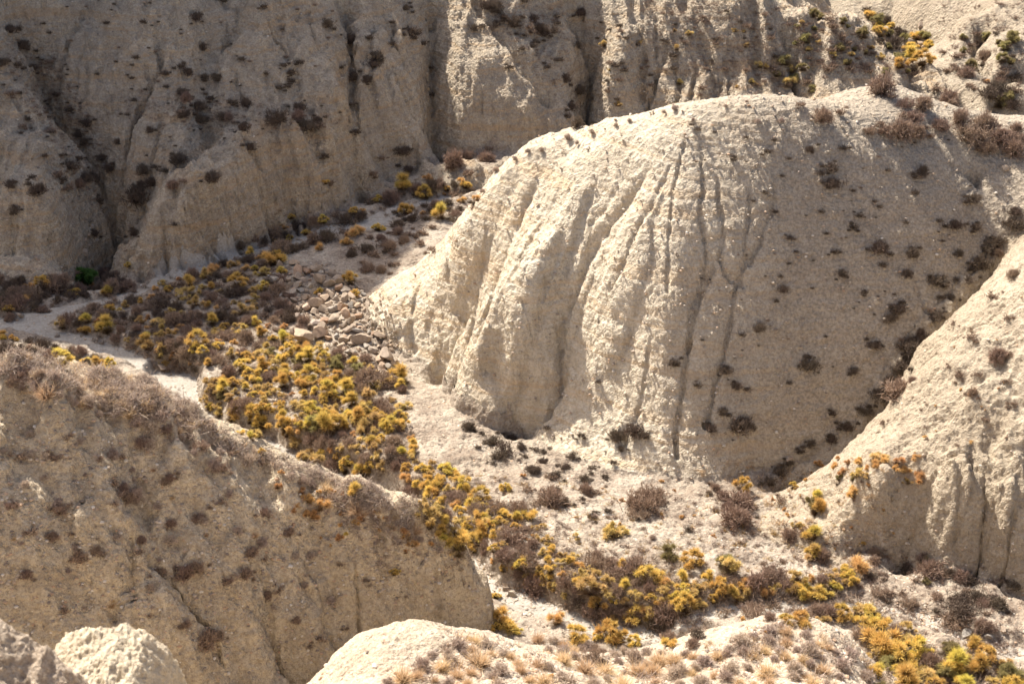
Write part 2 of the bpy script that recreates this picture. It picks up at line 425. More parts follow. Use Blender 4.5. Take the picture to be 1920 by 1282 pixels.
flat = [p for c in CUTS for p in c[0]]
W, _ = march([p[0] for p in flat], [p[1] for p in flat], lambda x, y: compose(x, y)[0], 500)
cuts = []; k = 0
for c in CUTS:
    cuts.append((W[k:k + len(c[0]), :2],) + tuple(c[1:])); k += len(c[0])

RIBS = [  # swellings between the gullies: photo path, width, height at start and end
    ([(1280, 290), (1285, 420), (1250, 560), (1230, 680)], 1.0, .3, 1.4, .4),
    ([(745, 590), (790, 570)], 1.2, .5, 1.2, .5),
    ([(1360, 330), (1355, 560), (1330, 700)], 1.1, .05, 1.4, .12), ([(1430, 340), (1440, 560), (1390, 760)], 1.1, .05, 1.4, .12),
    # cliff pillars and block
    ([(735, 10), (745, 130), (770, 250)], 1.6, .6, 1.8, .8), ([(690, 30), (695, 200), (690, 280)], 1.0, .5, 1.2, .6),
    ([(500, 20), (480, 150), (520, 230)], 2.4, .9, 2.2, .3), ([(300, 20), (290, 150), (310, 300)], 2.4, .9, 2.2, .7), ([(1160, 30), (1150, 130), (1150, 200)], 1.8, .8, 2.0, 1.0),
    ([(60, 200), (80, 300), (60, 420)], 2.4, .8, 2.4, 1.0), ([(290, 480), (330, 455), (400, 400)], 1.1, .6, 1.1, .8),
    # left foreground face and right bluff
    ([(180, 830), (200, 950), (215, 1060)], 1.5, .3, 1.6, .7), ([(420, 900), (430, 1000), (420, 1120)], 1.4, .3, 1.6, .6), ([(640, 980), (690, 1080), (720, 1150)], 1.3, .3, 1.3, .6),
    ([(790, 1080), (805, 1110)], .6, .4, .6, .6),
    ([(1770, 880), (1760, 940)], .5, .5, .5, .3), ([(1830, 880), (1820, 960), (1790, 1030)], .6, .5, .6, .4), ([(1900, 900), (1890, 1000), (1900, 1060)], .7, .6, .8, .6),
]
LOBES = [  # blunt, steep-sided lobes with a rounded lower end
    ([(1030, 420), (985, 520), (945, 600), (930, 650)], 1.1, .2, 2.4, 2.3),
    ([(965, 345), (905, 425), (862, 482)], .8, .2, 1.4, 1.5),
    ([(900, 580), (868, 635), (860, 665)], .4, .3, .9, .8),
    ([(1230, 330), (1185, 450), (1155, 570)], .7, .2, 1.4, .9),
    ([(1100, 330), (1060, 420), (1010, 540)], .6, .2, 1.2, .6),
    ([(770, 545), (745, 600)], .6, .3, 1.0, .6),
    ([(735, 60), (750, 170), (760, 250)], 1.4, .3, 2.3, 1.4),
    ([(440, 250), (480, 280), (490, 320)], 1.4, .3, 1.8, 1.3), ([(560, 240), (585, 270), (590, 320)], 1.2, .3, 1.6, 1.2), ([(330, 380), (360, 410)], 1.2, .4, 1.6, 1.1),
    ([(1160, 40), (1150, 120), (1150, 190)], 1.6, .3, 2.4, 1.4),
    ([(50, 250), (70, 360), (70, 460)], 2.0, .3, 3.2, 1.4),
    ([(1780, 880), (1775, 950)], .7, .3, .9, .9), ([(1840, 900), (1830, 970)], .6, .3, .9, .9), ([(1905, 900), (1905, 990)], .8, .3, 1.1, 1.2),
    ([(225, 960), (220, 1060)], .8, .2, 1.2, .6), ([(800, 1075), (802, 1095)], .5, .3, .5, .5), ([(450, 1020), (470, 1100)], .6, .2, .9, .5),
]
flat = [p for c in RIBS + LOBES for p in c[0]]
W, _ = march([p[0] for p in flat], [p[1] for p in flat], lambda x, y: compose(x, y)[0], 500)
ribs = []; k = 0
for c in RIBS + LOBES:
    ribs.append((W[k:k + len(c[0]), :2],) + tuple(c[1:]) + (c in LOBES, int(compose(W[k:k + 1, 0], W[k:k + 1, 1])[1][0]))); k += len(c[0])

def carve(x, y, z, idx=None):
    for P, w0, d0, w1, d1, lobe, own in ribs:
        mx = 3 * max(w0, w1)
        m = (x > P[:, 0].min() - mx) & (x < P[:, 0].max() + mx) & (y > P[:, 1].min() - mx) & (y < P[:, 1].max() + mx)
        if not m.any(): continue
        d, s = pathdist(x[m] + .3 * perlin(x[m] * .6, y[m] * .6), y[m] + .3 * perlin(x[m] * .6 + 9, y[m] * .6), P)
        w = w0 + (w1 - w0) * s
        if lobe and idx is not None:
            idx[np.flatnonzero(m)[(d < w * .97) & (s > .3)]] = own
        z[m] = z[m] + (d0 + (d1 - d0) * s) * (np.clip(1 - (d / w) ** 3, 0, 1) ** .7 * sstep(0, .2, s + .02) if lobe else np.exp(-(d / w) ** 2))
    wx = x + .22 * perlin(x * .8, y * .8) + .07 * perlin(x * 3.1, y * 3.1)
    wy = y + .22 * perlin(x * .8 + 40, y * .8)
    for P, w0, d0, w1, d1 in cuts:
        mx = 2.5 * max(w0, w1) + .6
        m = (x > P[:, 0].min() - mx) & (x < P[:, 0].max() + mx) & (y > P[:, 1].min() - mx) & (y < P[:, 1].max() + mx)
        if not m.any(): continue
        d, s = pathdist(wx[m], wy[m], P)
        w = w0 + (w1 - w0) * s; dep = d0 + (d1 - d0) * s
        e = np.minimum(sstep(0, .12, s) + .25, 1)
        z[m] = z[m] - dep * e * (.75 * np.clip(1 - d / w, 0, 1) ** 1.7 + .25 * np.exp(-(d / (1.8 * w)) ** 2))
    return z

# ------------------------------------------------------------------ the ground sheet
QUAL = 1.0
th = np.radians(np.concatenate([np.linspace(-58, -27, 50)[:-1], np.linspace(-27, 27, int(1150 * QUAL)), np.linspace(27, 58, 50)[1:]]))
rr = np.concatenate([np.geomspace(1.5, 13, 60)[:-1], np.geomspace(13, 27, int(220 * QUAL))[:-1], np.geomspace(27, 39, int(380 * QUAL))[:-1],
                     np.geomspace(39, 121, int(1150 * QUAL))[:-1], np.geomspace(121, 150, 90)[:-1], np.geomspace(150, 420, 40)])
NR, NC = len(rr), len(th)
GX = (rr[:, None] * np.sin(th)); GY = (rr[:, None] * np.cos(th))
GZ = np.empty_like(GX); GI = np.empty(GX.shape, np.int8)
for a in range(0, NR, 200):
    x = GX[a:a + 200]; y = GY[a:a + 200]
    z, idx = compose(x.ravel(), y.ravel())
    idx = np.array(idx); z = carve(x.ravel(), y.ravel(), z, idx)
    z = np.clip(z, -1.5, 49)
    GZ[a:a + 200] = z.reshape(x.shape); GI[a:a + 200] = idx.reshape(x.shape)
print('terrain evaluated', GX.size, round(time.time() - T0, 1))

# fine runnels that wander down the steep faces
def etch(P, w0, d0):
    x0, x1 = P[:, 0].min() - 3 * w0, P[:, 0].max() + 3 * w0; y0, y1 = P[:, 1].min() - 3 * w0, P[:, 1].max() + 3 * w0
    r0 = math.hypot(min(abs(x0), abs(x1)) if x0 * x1 > 0 else 0, y0); r1 = math.hypot(max(abs(x0), abs(x1)), y1)
    i0, i1 = np.searchsorted(rr, [r0, r1]); i1 = min(i1 + 1, NR); t0 = min(math.atan2(x0, y0), math.atan2(x0, y1)); t1 = max(math.atan2(x1, y0), math.atan2(x1, y1))
    j0, j1 = np.searchsorted(th, [t0, t1]); j1 = min(j1 + 1, NC); i0 = max(i0 - 1, 0); j0 = max(j0 - 1, 0)
    X = GX[i0:i1, j0:j1]; Y = GY[i0:i1, j0:j1]
    if X.size == 0: return
    d, s = pathdist(X + .10 * perlin(X * 2.3, Y * 2.3), Y + .10 * perlin(X * 2.3 + 7, Y * 2.3), P)
    GZ[i0:i1, j0:j1] -= d0 * np.sin(np.pi * np.clip(s * .85 + .12, 0, 1)) ** .6 * np.clip(1 - d / w0, 0, 1) ** 1.4

def ground(x, y):
    """height of the finished ground, read from the sheet"""
    r = np.hypot(x, y); t = np.arctan2(x, y)
    i = np.clip(np.searchsorted(rr, r) - 1, 0, NR - 2); j = np.clip(np.searchsorted(th, t) - 1, 0, NC - 2)
    fi = np.clip((r - rr[i]) / (rr[i + 1] - rr[i]), 0, 1); fj = np.clip((t - th[j]) / (th[j + 1] - th[j]), 0, 1)
    return (GZ[i, j] * (1 - fi) * (1 - fj) + GZ[i + 1, j] * fi * (1 - fj) + GZ[i, j + 1] * (1 - fi) * fj + GZ[i + 1, j + 1] * fi * fj)

CR = random.Random(5)
RUN = [((0, 0, 820, 400), 46, 1.0), ((1060, 0, 1480, 150), 20, 1.0), ((700, 300, 1120, 620), 5, .45),
       ((0, 820, 860, 1180), 9, .6), ((1650, 860, 1920, 1050), 14, 1.2), ((1480, 20, 1900, 130), 12, .9), ((270, 330, 640, 480), 44, 1.0), ((1700, 420, 1900, 700), 5, .5)]
px_ = []; meta = []
for (a0, b0, a1, b1), n, k in RUN:
    for _ in range(n): px_.append((CR.uniform(a0, a1), CR.uniform(b0, b1))); meta.append(k)
S0, h0 = march([p[0] for p in px_], [p[1] for p in px_], ground, 600)
for q, ok, k in zip(S0, h0, meta):
    if not ok or q[2] > 30: continue
    x, y = q[0], q[1]; path = [(x, y)]; vx = vy = 0
    for _ in range(CR.randint(8, 34)):
        e = .35
        gx = float(ground(np.array([x + e]), np.array([y]))[0] - ground(np.array([x - e]), np.array([y]))[0]); gy = float(ground(np.array([x]), np.array([y + e]))[0] - ground(np.array([x]), np.array([y - e]))[0])
        g = math.hypot(gx, gy)
        if g < .25: break
        vx = .55 * vx - gx / g + CR.gauss(0, .35); vy = .55 * vy - gy / g + CR.gauss(0, .35); v = math.hypot(vx, vy)
        x += vx / v * .3; y += vy / v * .3; path.append((x, y))
    if len(path) > 5: etch(np.array(path), CR.uniform(.09, .22) * (1.35 if k >= 1 else 1), CR.uniform(.25, .75) * k)
print('runnels', round(time.time() - T0, 1))

def landform(x, y):
    r = np.hypot(x, y); t = np.arctan2(x, y)
    return GI[np.clip(np.searchsorted(rr, r), 0, NR - 1), np.clip(np.searchsorted(th, t), 0, NC - 1)]

# ------------------------------------------------------------------ materials
def new_mat(name):
    m = bpy.data.materials.new(name); m.use_nodes = True
    nt = m.node_tree
    for n in list(nt.nodes): nt.nodes.remove(n)
    return m, nt

class NB:
    def __init__(s, nt): s.nt = nt
    def n(s, t, **kw):
        o = s.nt.nodes.new(t)
        for k, v in kw.items():
            if k.startswith('i_'):
                key = k[2:].replace('_', ' ')
                key = int(key) if key.isdigit() else key
                o.inputs[key].default_value = v
            else: setattr(o, k, v)
        return o
    def l(s, a, b): s.nt.links.new(a, b)
    def noise(s, vec, scale, detail=4, rough=.55, dist=0):
        o = s.n('ShaderNodeTexNoise'); o.inputs['Scale'].default_value = scale; o.inputs['Detail'].default_value = detail
        o.inputs['Roughness'].default_value = rough; o.inputs['Distortion'].default_value = dist
        s.l(vec, o.inputs['Vector']); return o.outputs[0]
    def ramp(s, fac, stops, interp='LINEAR'):
        o = s.n('ShaderNodeValToRGB'); o.color_ramp.interpolation = interp
        e = o.color_ramp.elements
        while len(e) < len(stops): e.new(.5)
        for k, (p, c) in enumerate(stops):
            e[k].position = p; e[k].color = (c, c, c, 1) if isinstance(c, (int, float)) else (*c, 1)
        s.l(fac, o.inputs[0]); return o.outputs[0]
    def mix(s, fac, a, b, mode='MIX'):
        o = s.n('ShaderNodeMix', data_type='RGBA', blend_type=mode)
        if isinstance(fac, float): o.inputs[0].default_value = fac
        else: s.l(fac, o.inputs[0])
        for v, k in ((a, 6), (b, 7)):
            if isinstance(v, tuple): o.inputs[k].default_value = (*v, 1)
            else: s.l(v, o.inputs[k])
        return o.outputs[2]
    def math(s, op, a, b=None, c=None):
        o = s.n('ShaderNodeMath', operation=op)
        for k, v in enumerate((a, b, c)):
            if v is None: continue
            if isinstance(v, (int, float)): o.inputs[k].default_value = v
            else: s.l(v, o.inputs[k])
        return o.outputs[0]
    def mapping(s, vec, scale=(1, 1, 1), rot=(0, 0, 0)):
        o = s.n('ShaderNodeMapping'); o.inputs['Scale'].default_value = scale; o.inputs['Rotation'].default_value = rot
        s.l(vec, o.inputs[0]); return o.outputs[0]

def earth(name, base, tint, dark, clod=.06, strata=0., pebble=.5, litter=None, lit_amt=0., crack=0., groove=.06, side=None, scl=1.):
    """dry clay: mottled colour, embedded stones, cracked and crumbling relief"""
    m, nt = new_mat(name); b = NB(nt)
    out = b.n('ShaderNodeOutputMaterial'); bs = b.n('ShaderNodeBsdfPrincipled')
    bs.inputs['Roughness'].default_value = .95; bs.inputs['Specular IOR Level'].default_value = .15
    b.l(bs.outputs[0], out.inputs[0])
    co = b.n('ShaderNodeTexCoord').outputs['Object']
    if scl != 1.: co = b.mapping(co, (scl, scl, scl))
    big = b.noise(co, .16, 5, .6)
    mid = b.noise(co, 1.1, 6, .65)
    fine = b.noise(co, 7.5, 5, .7)
    col = b.mix(b.ramp(big, [(.38, 0.), (.66, 1.)]), base, tint)
    col = b.mix(b.ramp(mid, [(.32, .45), (.5, 0.)]), col, dark)
    col = b.mix(b.ramp(fine, [(.38, .6), (.52, 0.)]), col, dark)
    col = b.mix(b.ramp(b.noise(co, 22., 3, .7), [(.36, .5), (.48, 0.)]), col, dark)
    col = b.mix(b.ramp(fine, [(.55, 0.), (.75, .35)]), col, tuple(min(1, c * 1.3) for c in base))
    # water streaks down the slope
    st = b.noise(b.mapping(co, (1.6, 1.6, .16)), 1.4, 4, .6)
    col = b.mix(b.ramp(st, [(.4, .3), (.56, 0.)]), col, dark)
    if strata:
        sv = b.mapping(co, (.09, .09, 1.5))
        sn = b.noise(sv, 1.5, 5, .6, .4)
        col = b.mix(b.ramp(sn, [(.5, 0.), (.6, strata)]), col, (base[0] * .86, base[1] * .66, base[2] * .46))
        col = b.mix(b.ramp(sn, [(.40, strata * .5), (.45, 0.)]), col, dark)
    if side:                                       # browner, stonier soil towards one end of the hill
        sx = b.n('ShaderNodeSeparateXYZ'); b.l(co, sx.inputs[0])
        g = b.math('MULTIPLY_ADD', big, 7., sx.outputs[0])
        mr = b.n('ShaderNodeMapRange'); mr.inputs[1].default_value = side[0]; mr.inputs[2].default_value = side[1]; b.l(g, mr.inputs[0])
        col = b.mix(b.math('MULTIPLY', mr.outputs[0], .85), col, b.mix(b.ramp(fine, [(.4, 1.), (.6, 0.)]), side[2], side[3]))
    # stones
    vo = b.n('ShaderNodeTexVoronoi'); vo.inputs['Scale'].default_value = 7.5; b.l(co, vo.inputs['Vector'])
    pm = b.ramp(vo.outputs['Distance'], [(.13, 1.), (.19, 0.)])
    sep = b.n('ShaderNodeSeparateColor'); b.l(vo.outputs['Color'], sep.inputs[0])
    pick = b.math('MULTIPLY', pm, b.math('LESS_THAN', sep.outputs[0], pebble * .55))
    pcol = b.ramp(sep.outputs[1], [(0., (.16, .13, .11)), (.35, (.34, .27, .2)), (.6, (.45, .27, .15)), (.8, (.5, .46, .4)), (1., (.72, .68, .6))])
    col = b.mix(b.math('MULTIPLY', pick, .8), col, pcol)
    if litter:
        ln = b.noise(co, .55, 5, .7)
        lf = b.noise(co, 5., 4, .7)
        lm = b.math('MULTIPLY', b.ramp(ln, [(.42, 0.), (.58, lit_amt)]), b.ramp(lf, [(.35, .3), (.6, 1.)]))
        col = b.mix(lm, col, litter)
    b.l(col, bs.inputs['Base Color'])
    # relief
    r1 = b.noise(co, 1.7, 8, .56, .0)
    r2 = b.noise(co, 6.0, 6, .65)
    h = b.math('MULTIPLY_ADD', r1, clod * 4.2, b.math('MULTIPLY', r2, clod * 1.3))
    h = b.math('MULTIPLY_ADD', pick, .02, h)
    cr = b.noise(b.mapping(co, (1.2, 1.2, .7)), 1.0, 5, .55, .2)
    gr = b.ramp(b.math('ABSOLUTE', b.math('SUBTRACT', cr, .5)), [(0., 0.), (.028, 1.)])
    h = b.math('MULTIPLY_ADD', gr, groove * .7, h)
    vc = b.n('ShaderNodeTexVoronoi', feature='F1'); vc.inputs['Scale'].default_value = 3.4; b.l(co, vc.inputs['Vector'])
    h = b.math('MULTIPLY_ADD', vc.outputs['Distance'], -clod * 1.4, h)
    cl = b.noise(co, 3.1, 6, .6)
    h = b.math('MULTIPLY_ADD', b.math('ABSOLUTE', b.math('SUBTRACT', cl, .5)), clod * 1.8, h)
    if crack:
        w = b.n('ShaderNodeMix', data_type='VECTOR'); w.inputs[0].default_value = .22
        nn = b.n('ShaderNodeTexNoise'); nn.inputs['Scale'].default_value = .9; nn.inputs['Detail'].default_value = 4; b.l(co, nn.inputs['Vector'])
        b.l(b.mapping(co, (.9, .9, .35)), w.inputs[4]); b.l(nn.outputs['Color'], w.inputs[5])
        v2 = b.n('ShaderNodeTexVoronoi', feature='DISTANCE_TO_EDGE'); v2.inputs['Scale'].default_value = .9; b.l(w.outputs[1], v2.inputs['Vector'])
        h = b.math('ADD', h, b.ramp(v2.outputs['Distance'], [(0., -crack), (.05, 0.)]))
    if strata:
        h = b.math('MULTIPLY_ADD', sn, strata * .5, h)
    dn = b.n('ShaderNodeDisplacement'); dn.inputs['Midlevel'].default_value = clod * 2.7; dn.inputs['Scale'].default_value = 1.0
    b.l(h, dn.inputs['Height']); b.l(dn.outputs[0], out.inputs['Displacement'])
    m.displacement_method = 'BOTH'
    return m

BASE = (.50, .43, .32)
M = {
 'valley_floor': earth('floor_silt', (.54, .48, .39), (.43, .36, .275), (.23, .18, .14), .06, pebble=1.3, litter=(.16, .115, .085), lit_amt=.8, groove=.0),
 'hill_central': earth('pale_clay', (.63, .565, .45), (.57, .49, .375), (.36, .295, .215), .058, groove=.04, pebble=.55, strata=.35, side=(9.5, 17.5, (.42, .355, .275), (.25, .21, .165))),
 'hillside_right': earth('stony_clay', (.47, .40, .305), (.40, .33, .24), (.25, .20, .145), .08, pebble=.6, groove=.03, side=(22, 16, (.44, .37, .28), (.32, .26, .19))),
 'hill_left': earth('brown_clay', (.60, .505, .37), (.48, .395, .28), (.25, .195, .14), .085, pebble=.7, groove=.05),
 'hillside_near': earth('near_earth', (.56, .485, .38), (.48, .40, .30), (.28, .215, .155), .04, pebble=.9, groove=.012, scl=1.8),
 'cliff': earth('cliff_clay', (.54, .465, .355), (.455, .385, .29), (.25, .20, .155), .11, groove=.06, pebble=.6, strata=.38),
 'mountain': earth('shadow_plateau_clay', (.5, .42, .31), (.45, .37, .27), (.3, .24, .18), .08),
 'stream_bed': earth('stream_silt', (.46, .425, .37), (.39, .355, .305), (.26, .23, .19), .014, pebble=.5, groove=.012),
 'hill_far': earth('far_clay', (.43, .37, .285), (.36, .30, .22), (.23, .185, .14), .08, pebble=.7),
}

def mesh_from(name, V, F, mat=None, smooth=True):
    me = bpy.data.meshes.new(name)
    V = np.asarray(V, np.float32); F = np.asarray(F, np.int32)
    me.vertices.add(len(V)); me.vertices.foreach_set('co', V.ravel())
    k = F.shape[1]
    me.loops.add(F.size); me.loops.foreach_set('vertex_index', F.ravel())
    me.polygons.add(len(F)); me.polygons.foreach_set('loop_start', np.arange(0, F.size, k, dtype=np.int32))
    me.polygons.foreach_set('loop_total', np.full(len(F), k, np.int32))
    me.polygons.foreach_set('use_smooth', np.full(len(F), smooth))
    if mat: me.materials.append(mat)
    me.update(calc_edges=True)
    return me

def link(name, me, **props):
    o = bpy.data.objects.new(name, me); COL.objects.link(o)
    for k, v in props.items(): o[k] = v
    return o

ids = np.arange(NR * NC).reshape(NR, NC)
Q = np.stack([ids[:-1, :-1], ids[:-1, 1:], ids[1:, 1:], ids[1:, :-1]], -1).reshape(-1, 4)[:, ::-1]
QI = GI[:-1, :-1].ravel()
V = np.stack([GX.ravel(), GY.ravel(), GZ.ravel()], 1)
remap = np.empty(len(V), np.int32)
QG = GI[:-1, :-1]
for k, nm in enumerate(NAMES):
    own = QG == k; m = own.copy()
    for _ in range(3):                                   # lap each sheet a little under its neighbours
        g = m.copy(); g[1:] |= m[:-1]; g[:-1] |= m[1:]; g[:, 1:] |= m[:, :-1]; g[:, :-1] |= m[:, 1:]; m = g
    f = Q[m.ravel()]
    if not len(f): continue
    u = np.unique(f); remap[u] = np.arange(len(u))
    inner = np.zeros(len(V), bool); inner[Q[own.ravel()].ravel()] = True
    P = V[u].copy(); P[~inner[u], 2] -= .09
    link(nm, mesh_from(nm, P, remap[f], M[nm]), kind='structure')
print('terrain built', round(time.time() - T0, 1))

# ------------------------------------------------------------------ plants
def plant_mat(name, root, tip, tip2, vary=.12, transl=.35):
    """colour runs from the woody base of a blade to its tip; each plant differs a little"""
    m, nt = new_mat(name); b = NB(nt)
    out = b.n('ShaderNodeOutputMaterial')
    at = b.n('ShaderNodeAttribute', attribute_name='blade')
    oi = b.n('ShaderNodeObjectInfo')
    sp = b.n('ShaderNodeSeparateColor'); b.l(at.outputs['Color'], sp.inputs[0])
    t = b.mix(sp.outputs[1], tip, tip2)
    rsel = b.ramp(oi.outputs['Random'], [(.25, 0.), (.75, 1.)])
    t = b.mix(b.math('MULTIPLY', rsel, .55), t, tip2)
    c = b.mix(b.ramp(sp.outputs[0], [(.32, 0.), (.8, 1.)]), root, t)
    hsv = b.n('ShaderNodeHueSaturation')
    wn_ = b.n('ShaderNodeTexWhiteNoise', noise_dimensions='1D'); b.l(oi.outputs['Random'], wn_.inputs['W'])
    b.l(b.math('MULTIPLY_ADD', wn_.outputs[0], vary * 2, 1 - vary), hsv.inputs['Value'])
    b.l(b.math('MULTIPLY_ADD', wn_.outputs[0], vary * .18, .5 - vary * .09), hsv.inputs['Hue'])
    b.l(c, hsv.inputs['Color'])
    df = b.n('ShaderNodeBsdfDiffuse'); tr = b.n('ShaderNodeBsdfTranslucent'); mx = b.n('ShaderNodeMixShader'); mx.inputs[0].default_value = transl
    b.l(hsv.outputs[0], df.inputs[0]); b.l(hsv.outputs[0], tr.inputs[0]); b.l(df.outputs[0], mx.inputs[1]); b.l(tr.outputs[0], mx.inputs[2]); b.l(mx.outputs[0], out.inputs[0])
    return m

PM = {
 'olive': plant_mat('olive_blades', (.13, .085, .05), (.74, .61, .16), (.86, .58, .20)),
 'orange': plant_mat('orange_blades', (.26, .16, .09), (.84, .57, .30), (.76, .47, .2)),
 'tan': plant_mat('tan_blades', (.19, .13, .08), (.90, .66, .32), (.62, .46, .17)),
 'brown': plant_mat('brown_twigs', (.15, .105, .08), (.33, .24, .19), (.38, .27, .2), transl=.15),
 'dark': plant_mat('dark_twigs', (.085, .065, .05), (.21, .155, .12), (.165, .13, .10), transl=.1),
 'grey': plant_mat('grey_twigs', (.24, .18, .15), (.52, .43, .38), (.58, .46, .36), transl=.2),
 'straw': plant_mat('straw_blades', (.36, .25, .15), (.80, .62, .40), (.72, .52, .32)),
 'green': plant_mat('green_leaves', (.05, .07, .025), (.16, .29, .08), (.12, .22, .06)),
 'sage': plant_mat('sage_blades', (.15, .11, .07), (.44, .38, .16), (.36, .31, .15)),
 'wood': plant_mat('stem_wood', (.13, .09, .065), (.17, .12, .09), (.2, .14, .1), transl=0.),
}

def blades(P0, D, Ln, wd, curve, tcol, lobe, r):
    """curved ribbons: base points, directions, lengths -> verts, faces, blade attribute"""
    n = len(P0)
    side = np.cross(D, r.normal(size=(n, 3))); side /= np.linalg.norm(side, axis=1)[:, None] + 1e-9
    bend = r.normal(size=(n, 3)) * curve
    V = []; A = []
    for k, (t, w) in enumerate(((0, 1.), (.5, .85), (1., .15))):
        c = P0 + D * (Ln * t)[:, None] + bend * (Ln * t * t)[:, None]
        V += [c - side * (wd * w)[:, None], c + side * (wd * w)[:, None]]
        tt = tcol[0] + (tcol[1] - tcol[0]) * t
        a = np.stack([np.broadcast_to(tt, n), lobe, np.zeros(n), np.ones(n)], 1); A += [a, a]
    V = np.stack(V, 1).reshape(-1, 3); A = np.stack(A, 1).reshape(-1, 4)
    b0 = np.arange(n)[:, None] * 6
    F = np.concatenate([b0 + [0, 1, 3, 2], b0 + [2, 3, 5, 4]], 0)
    return V, F, A

def pack(name, parts, mat):
    V = []; F = []; A = []; o = 0
    for v, f, a in parts:
        V.append(v); F.append(f + o); A.append(a); o += len(v)
    me = mesh_from(name, np.concatenate(V), np.concatenate(F), mat, smooth=False)
    at = me.color_attributes.new('blade', 'FLOAT_COLOR', 'POINT')
    at.data.foreach_set('color', np.concatenate(A).astype(np.float32).ravel())
    return me

def unit(v): return v / (np.linalg.norm(v, axis=-1, keepdims=True) + 1e-9)

def brush_bush(seed, nl, per, lobe_r, flat=.75, wd=.011, name='foliage', mat='olive'):
    """shrub of unit width made of rounded brushes of fine upright shoots"""
    r = np.random.default_rng(seed); parts = []
    for k in range(nl):
        a = r.uniform(0, 2 * np.pi); q = .33 * math.sqrt(r.uniform(0, 1)) if k else 0
        q *= (1.25 if nl > 3 else .8)
        c = np.array([q * math.cos(a), q * math.sin(a), .05 + flat * .62 * max(.1, 1 - (q / .55) ** 2) * r.uniform(.35, 1)])
        R = lobe_r * r.uniform(.7, 1.25)
        n = int(per * 1.7 * r.uniform(.7, 1.2))
        d = unit(r.normal(size=(n, 3)) + [0, 0, 1.15] + [math.cos(a) * q * 1.6, math.sin(a) * q * 1.6, 0])
        d[:, 2] = np.where(d[:, 2] < -.25, -d[:, 2], d[:, 2])
        P0 = c + d * (R * r.uniform(0, .45, n))[:, None]
        Ln = R * r.uniform(.45, .9, n)
        parts.append(blades(P0, d, Ln, wd * r.uniform(.5, 1.1, n), .18, (.3, 1.), np.full(n, r.uniform(0, 1)), r))
    # lower dry shoots from the root
    n = int(per * nl * .3)
    d = unit(r.normal(size=(n, 3)) * [1, 1, .6] + [0, 0, .45]); d[:, 2] = abs(d[:, 2])
    parts.append(blades(np.zeros((n, 3)), d, r.uniform(.25, .45, n), np.full(n, wd * .7), .15, (0, .45), np.full(n, .5), r))
    return pack(name, parts, PM[mat])

def twig_bush(seed, n, flat=.95, wd=.009, name='twigs', mat='brown', spread=1.):
    """dry shrub: forked wiry twigs"""
    r = np.random.default_rng(seed); parts = []
    lean = r.normal(size=(7, 3)) * .5
    d = unit(r.normal(size=(n, 3)) * [1, 1, .8] * .75 + lean[r.integers(0, 7, n)] + [0, 0, .55]); d[:, 2] = abs(d[:, 2]) * flat * 1.3
    d = unit(d); L = r.uniform(.22, .36, n)
    P0 = r.normal(size=(n, 3)) * [.05 * spread, .05 * spread, .01]
    parts.append(blades(P0, d, L, np.full(n, wd * 1.5), .2, (0., .5), np.full(n, .5), r))
    tips = P0 + d * (L * .8)[:, None]
    for g in range(2):
        m = len(tips); k = 4 if g == 0 else 3
        P = np.repeat(tips, k, 0); dd = unit(np.repeat(d, k, 0) + r.normal(size=(m * k, 3)) * .75 + [0, 0, .12])
        Lk = r.uniform(.08, .18, m * k)
        lob = np.repeat(r.uniform(0, 1, m), k)
        parts.append(blades(P, dd, Lk, np.full(m * k, wd), .25, (.45, 1.), lob, r))
        sel = r.choice(m * k, min(m * k, n * 3), replace=False)
        tips = (P + dd * (Lk * .7)[:, None])[sel]; d = dd[sel]
    return pack(name, parts, PM[mat])

def grass_tuft(seed, n, mat='straw', wd=.012, name='grass'):
    r = np.random.default_rng(seed)
    d = unit(r.normal(size=(n, 3)) * [1, 1, .4] + [0, 0, 1.1]); d[:, 2] = abs(d[:, 2])
    P0 = r.normal(size=(n, 3)) * [.07, .07, 0]
    return pack(name, [blades(P0, d, r.uniform(.3, .62, n), np.full(n, wd), .3, (.1, 1.), r.uniform(0, 1, n), r)], PM[mat])

def stems_mesh(seed, n=12, name='branches'):
    r = np.random.default_rng(seed)
    d = unit(r.normal(size=(n, 3)) * [1, 1, .3] + [0, 0, .8]); d[:, 2] = abs(d[:, 2])
    P0 = r.normal(size=(n, 3)) * [.02, .02, 0] - [0, 0, .05]
    a = blades(P0, d, r.uniform(.3, .42, n), np.full(n, .02), .2, (0, .9), np.full(n, .5), r)
    b_ = blades(P0, d, r.uniform(.3, .42, n), np.full(n, .02), .2, (0, .9), np.full(n, .5), r)
    return pack(name, [a, b_], PM['wood'])

PROTO = {}
for k in range(4):
    PROTO['olive', k] = brush_bush(10 + k, (5, 8, 12, 9)[k], (260, 200, 150, 170)[k], (.25, .21, .17, .2)[k], mat='olive', flat=(1., .8, .7, 1.1)[k])
    PROTO['orange', k] = brush_bush(20 + k, 4, 260, .30, mat='orange')
    PROTO['tan', k] = brush_bush(30 + k, (5, 7, 11, 8)[k], (200, 170, 120, 130)[k], (.24, .2, .16, .2)[k], mat='tan', flat=(.9, .7, .7, 1.1)[k])
    PROTO['sage', k] = brush_bush(40 + k, 10, 170, .19, mat='sage')
    PROTO['brown', k] = twig_bush(50 + k, 90 + 12 * k, mat='brown', spread=1.6)
    PROTO['dark', k] = twig_bush(60 + k, 46 + 14 * k, mat='dark', wd=.009, spread=2.6)
    PROTO['grey', k] = twig_bush(70 + k, 80, mat='grey', spread=1.5)
    PROTO['straw', k] = grass_tuft(80 + k, 420)
    PROTO['stems', k] = stems_mesh(90 + k)
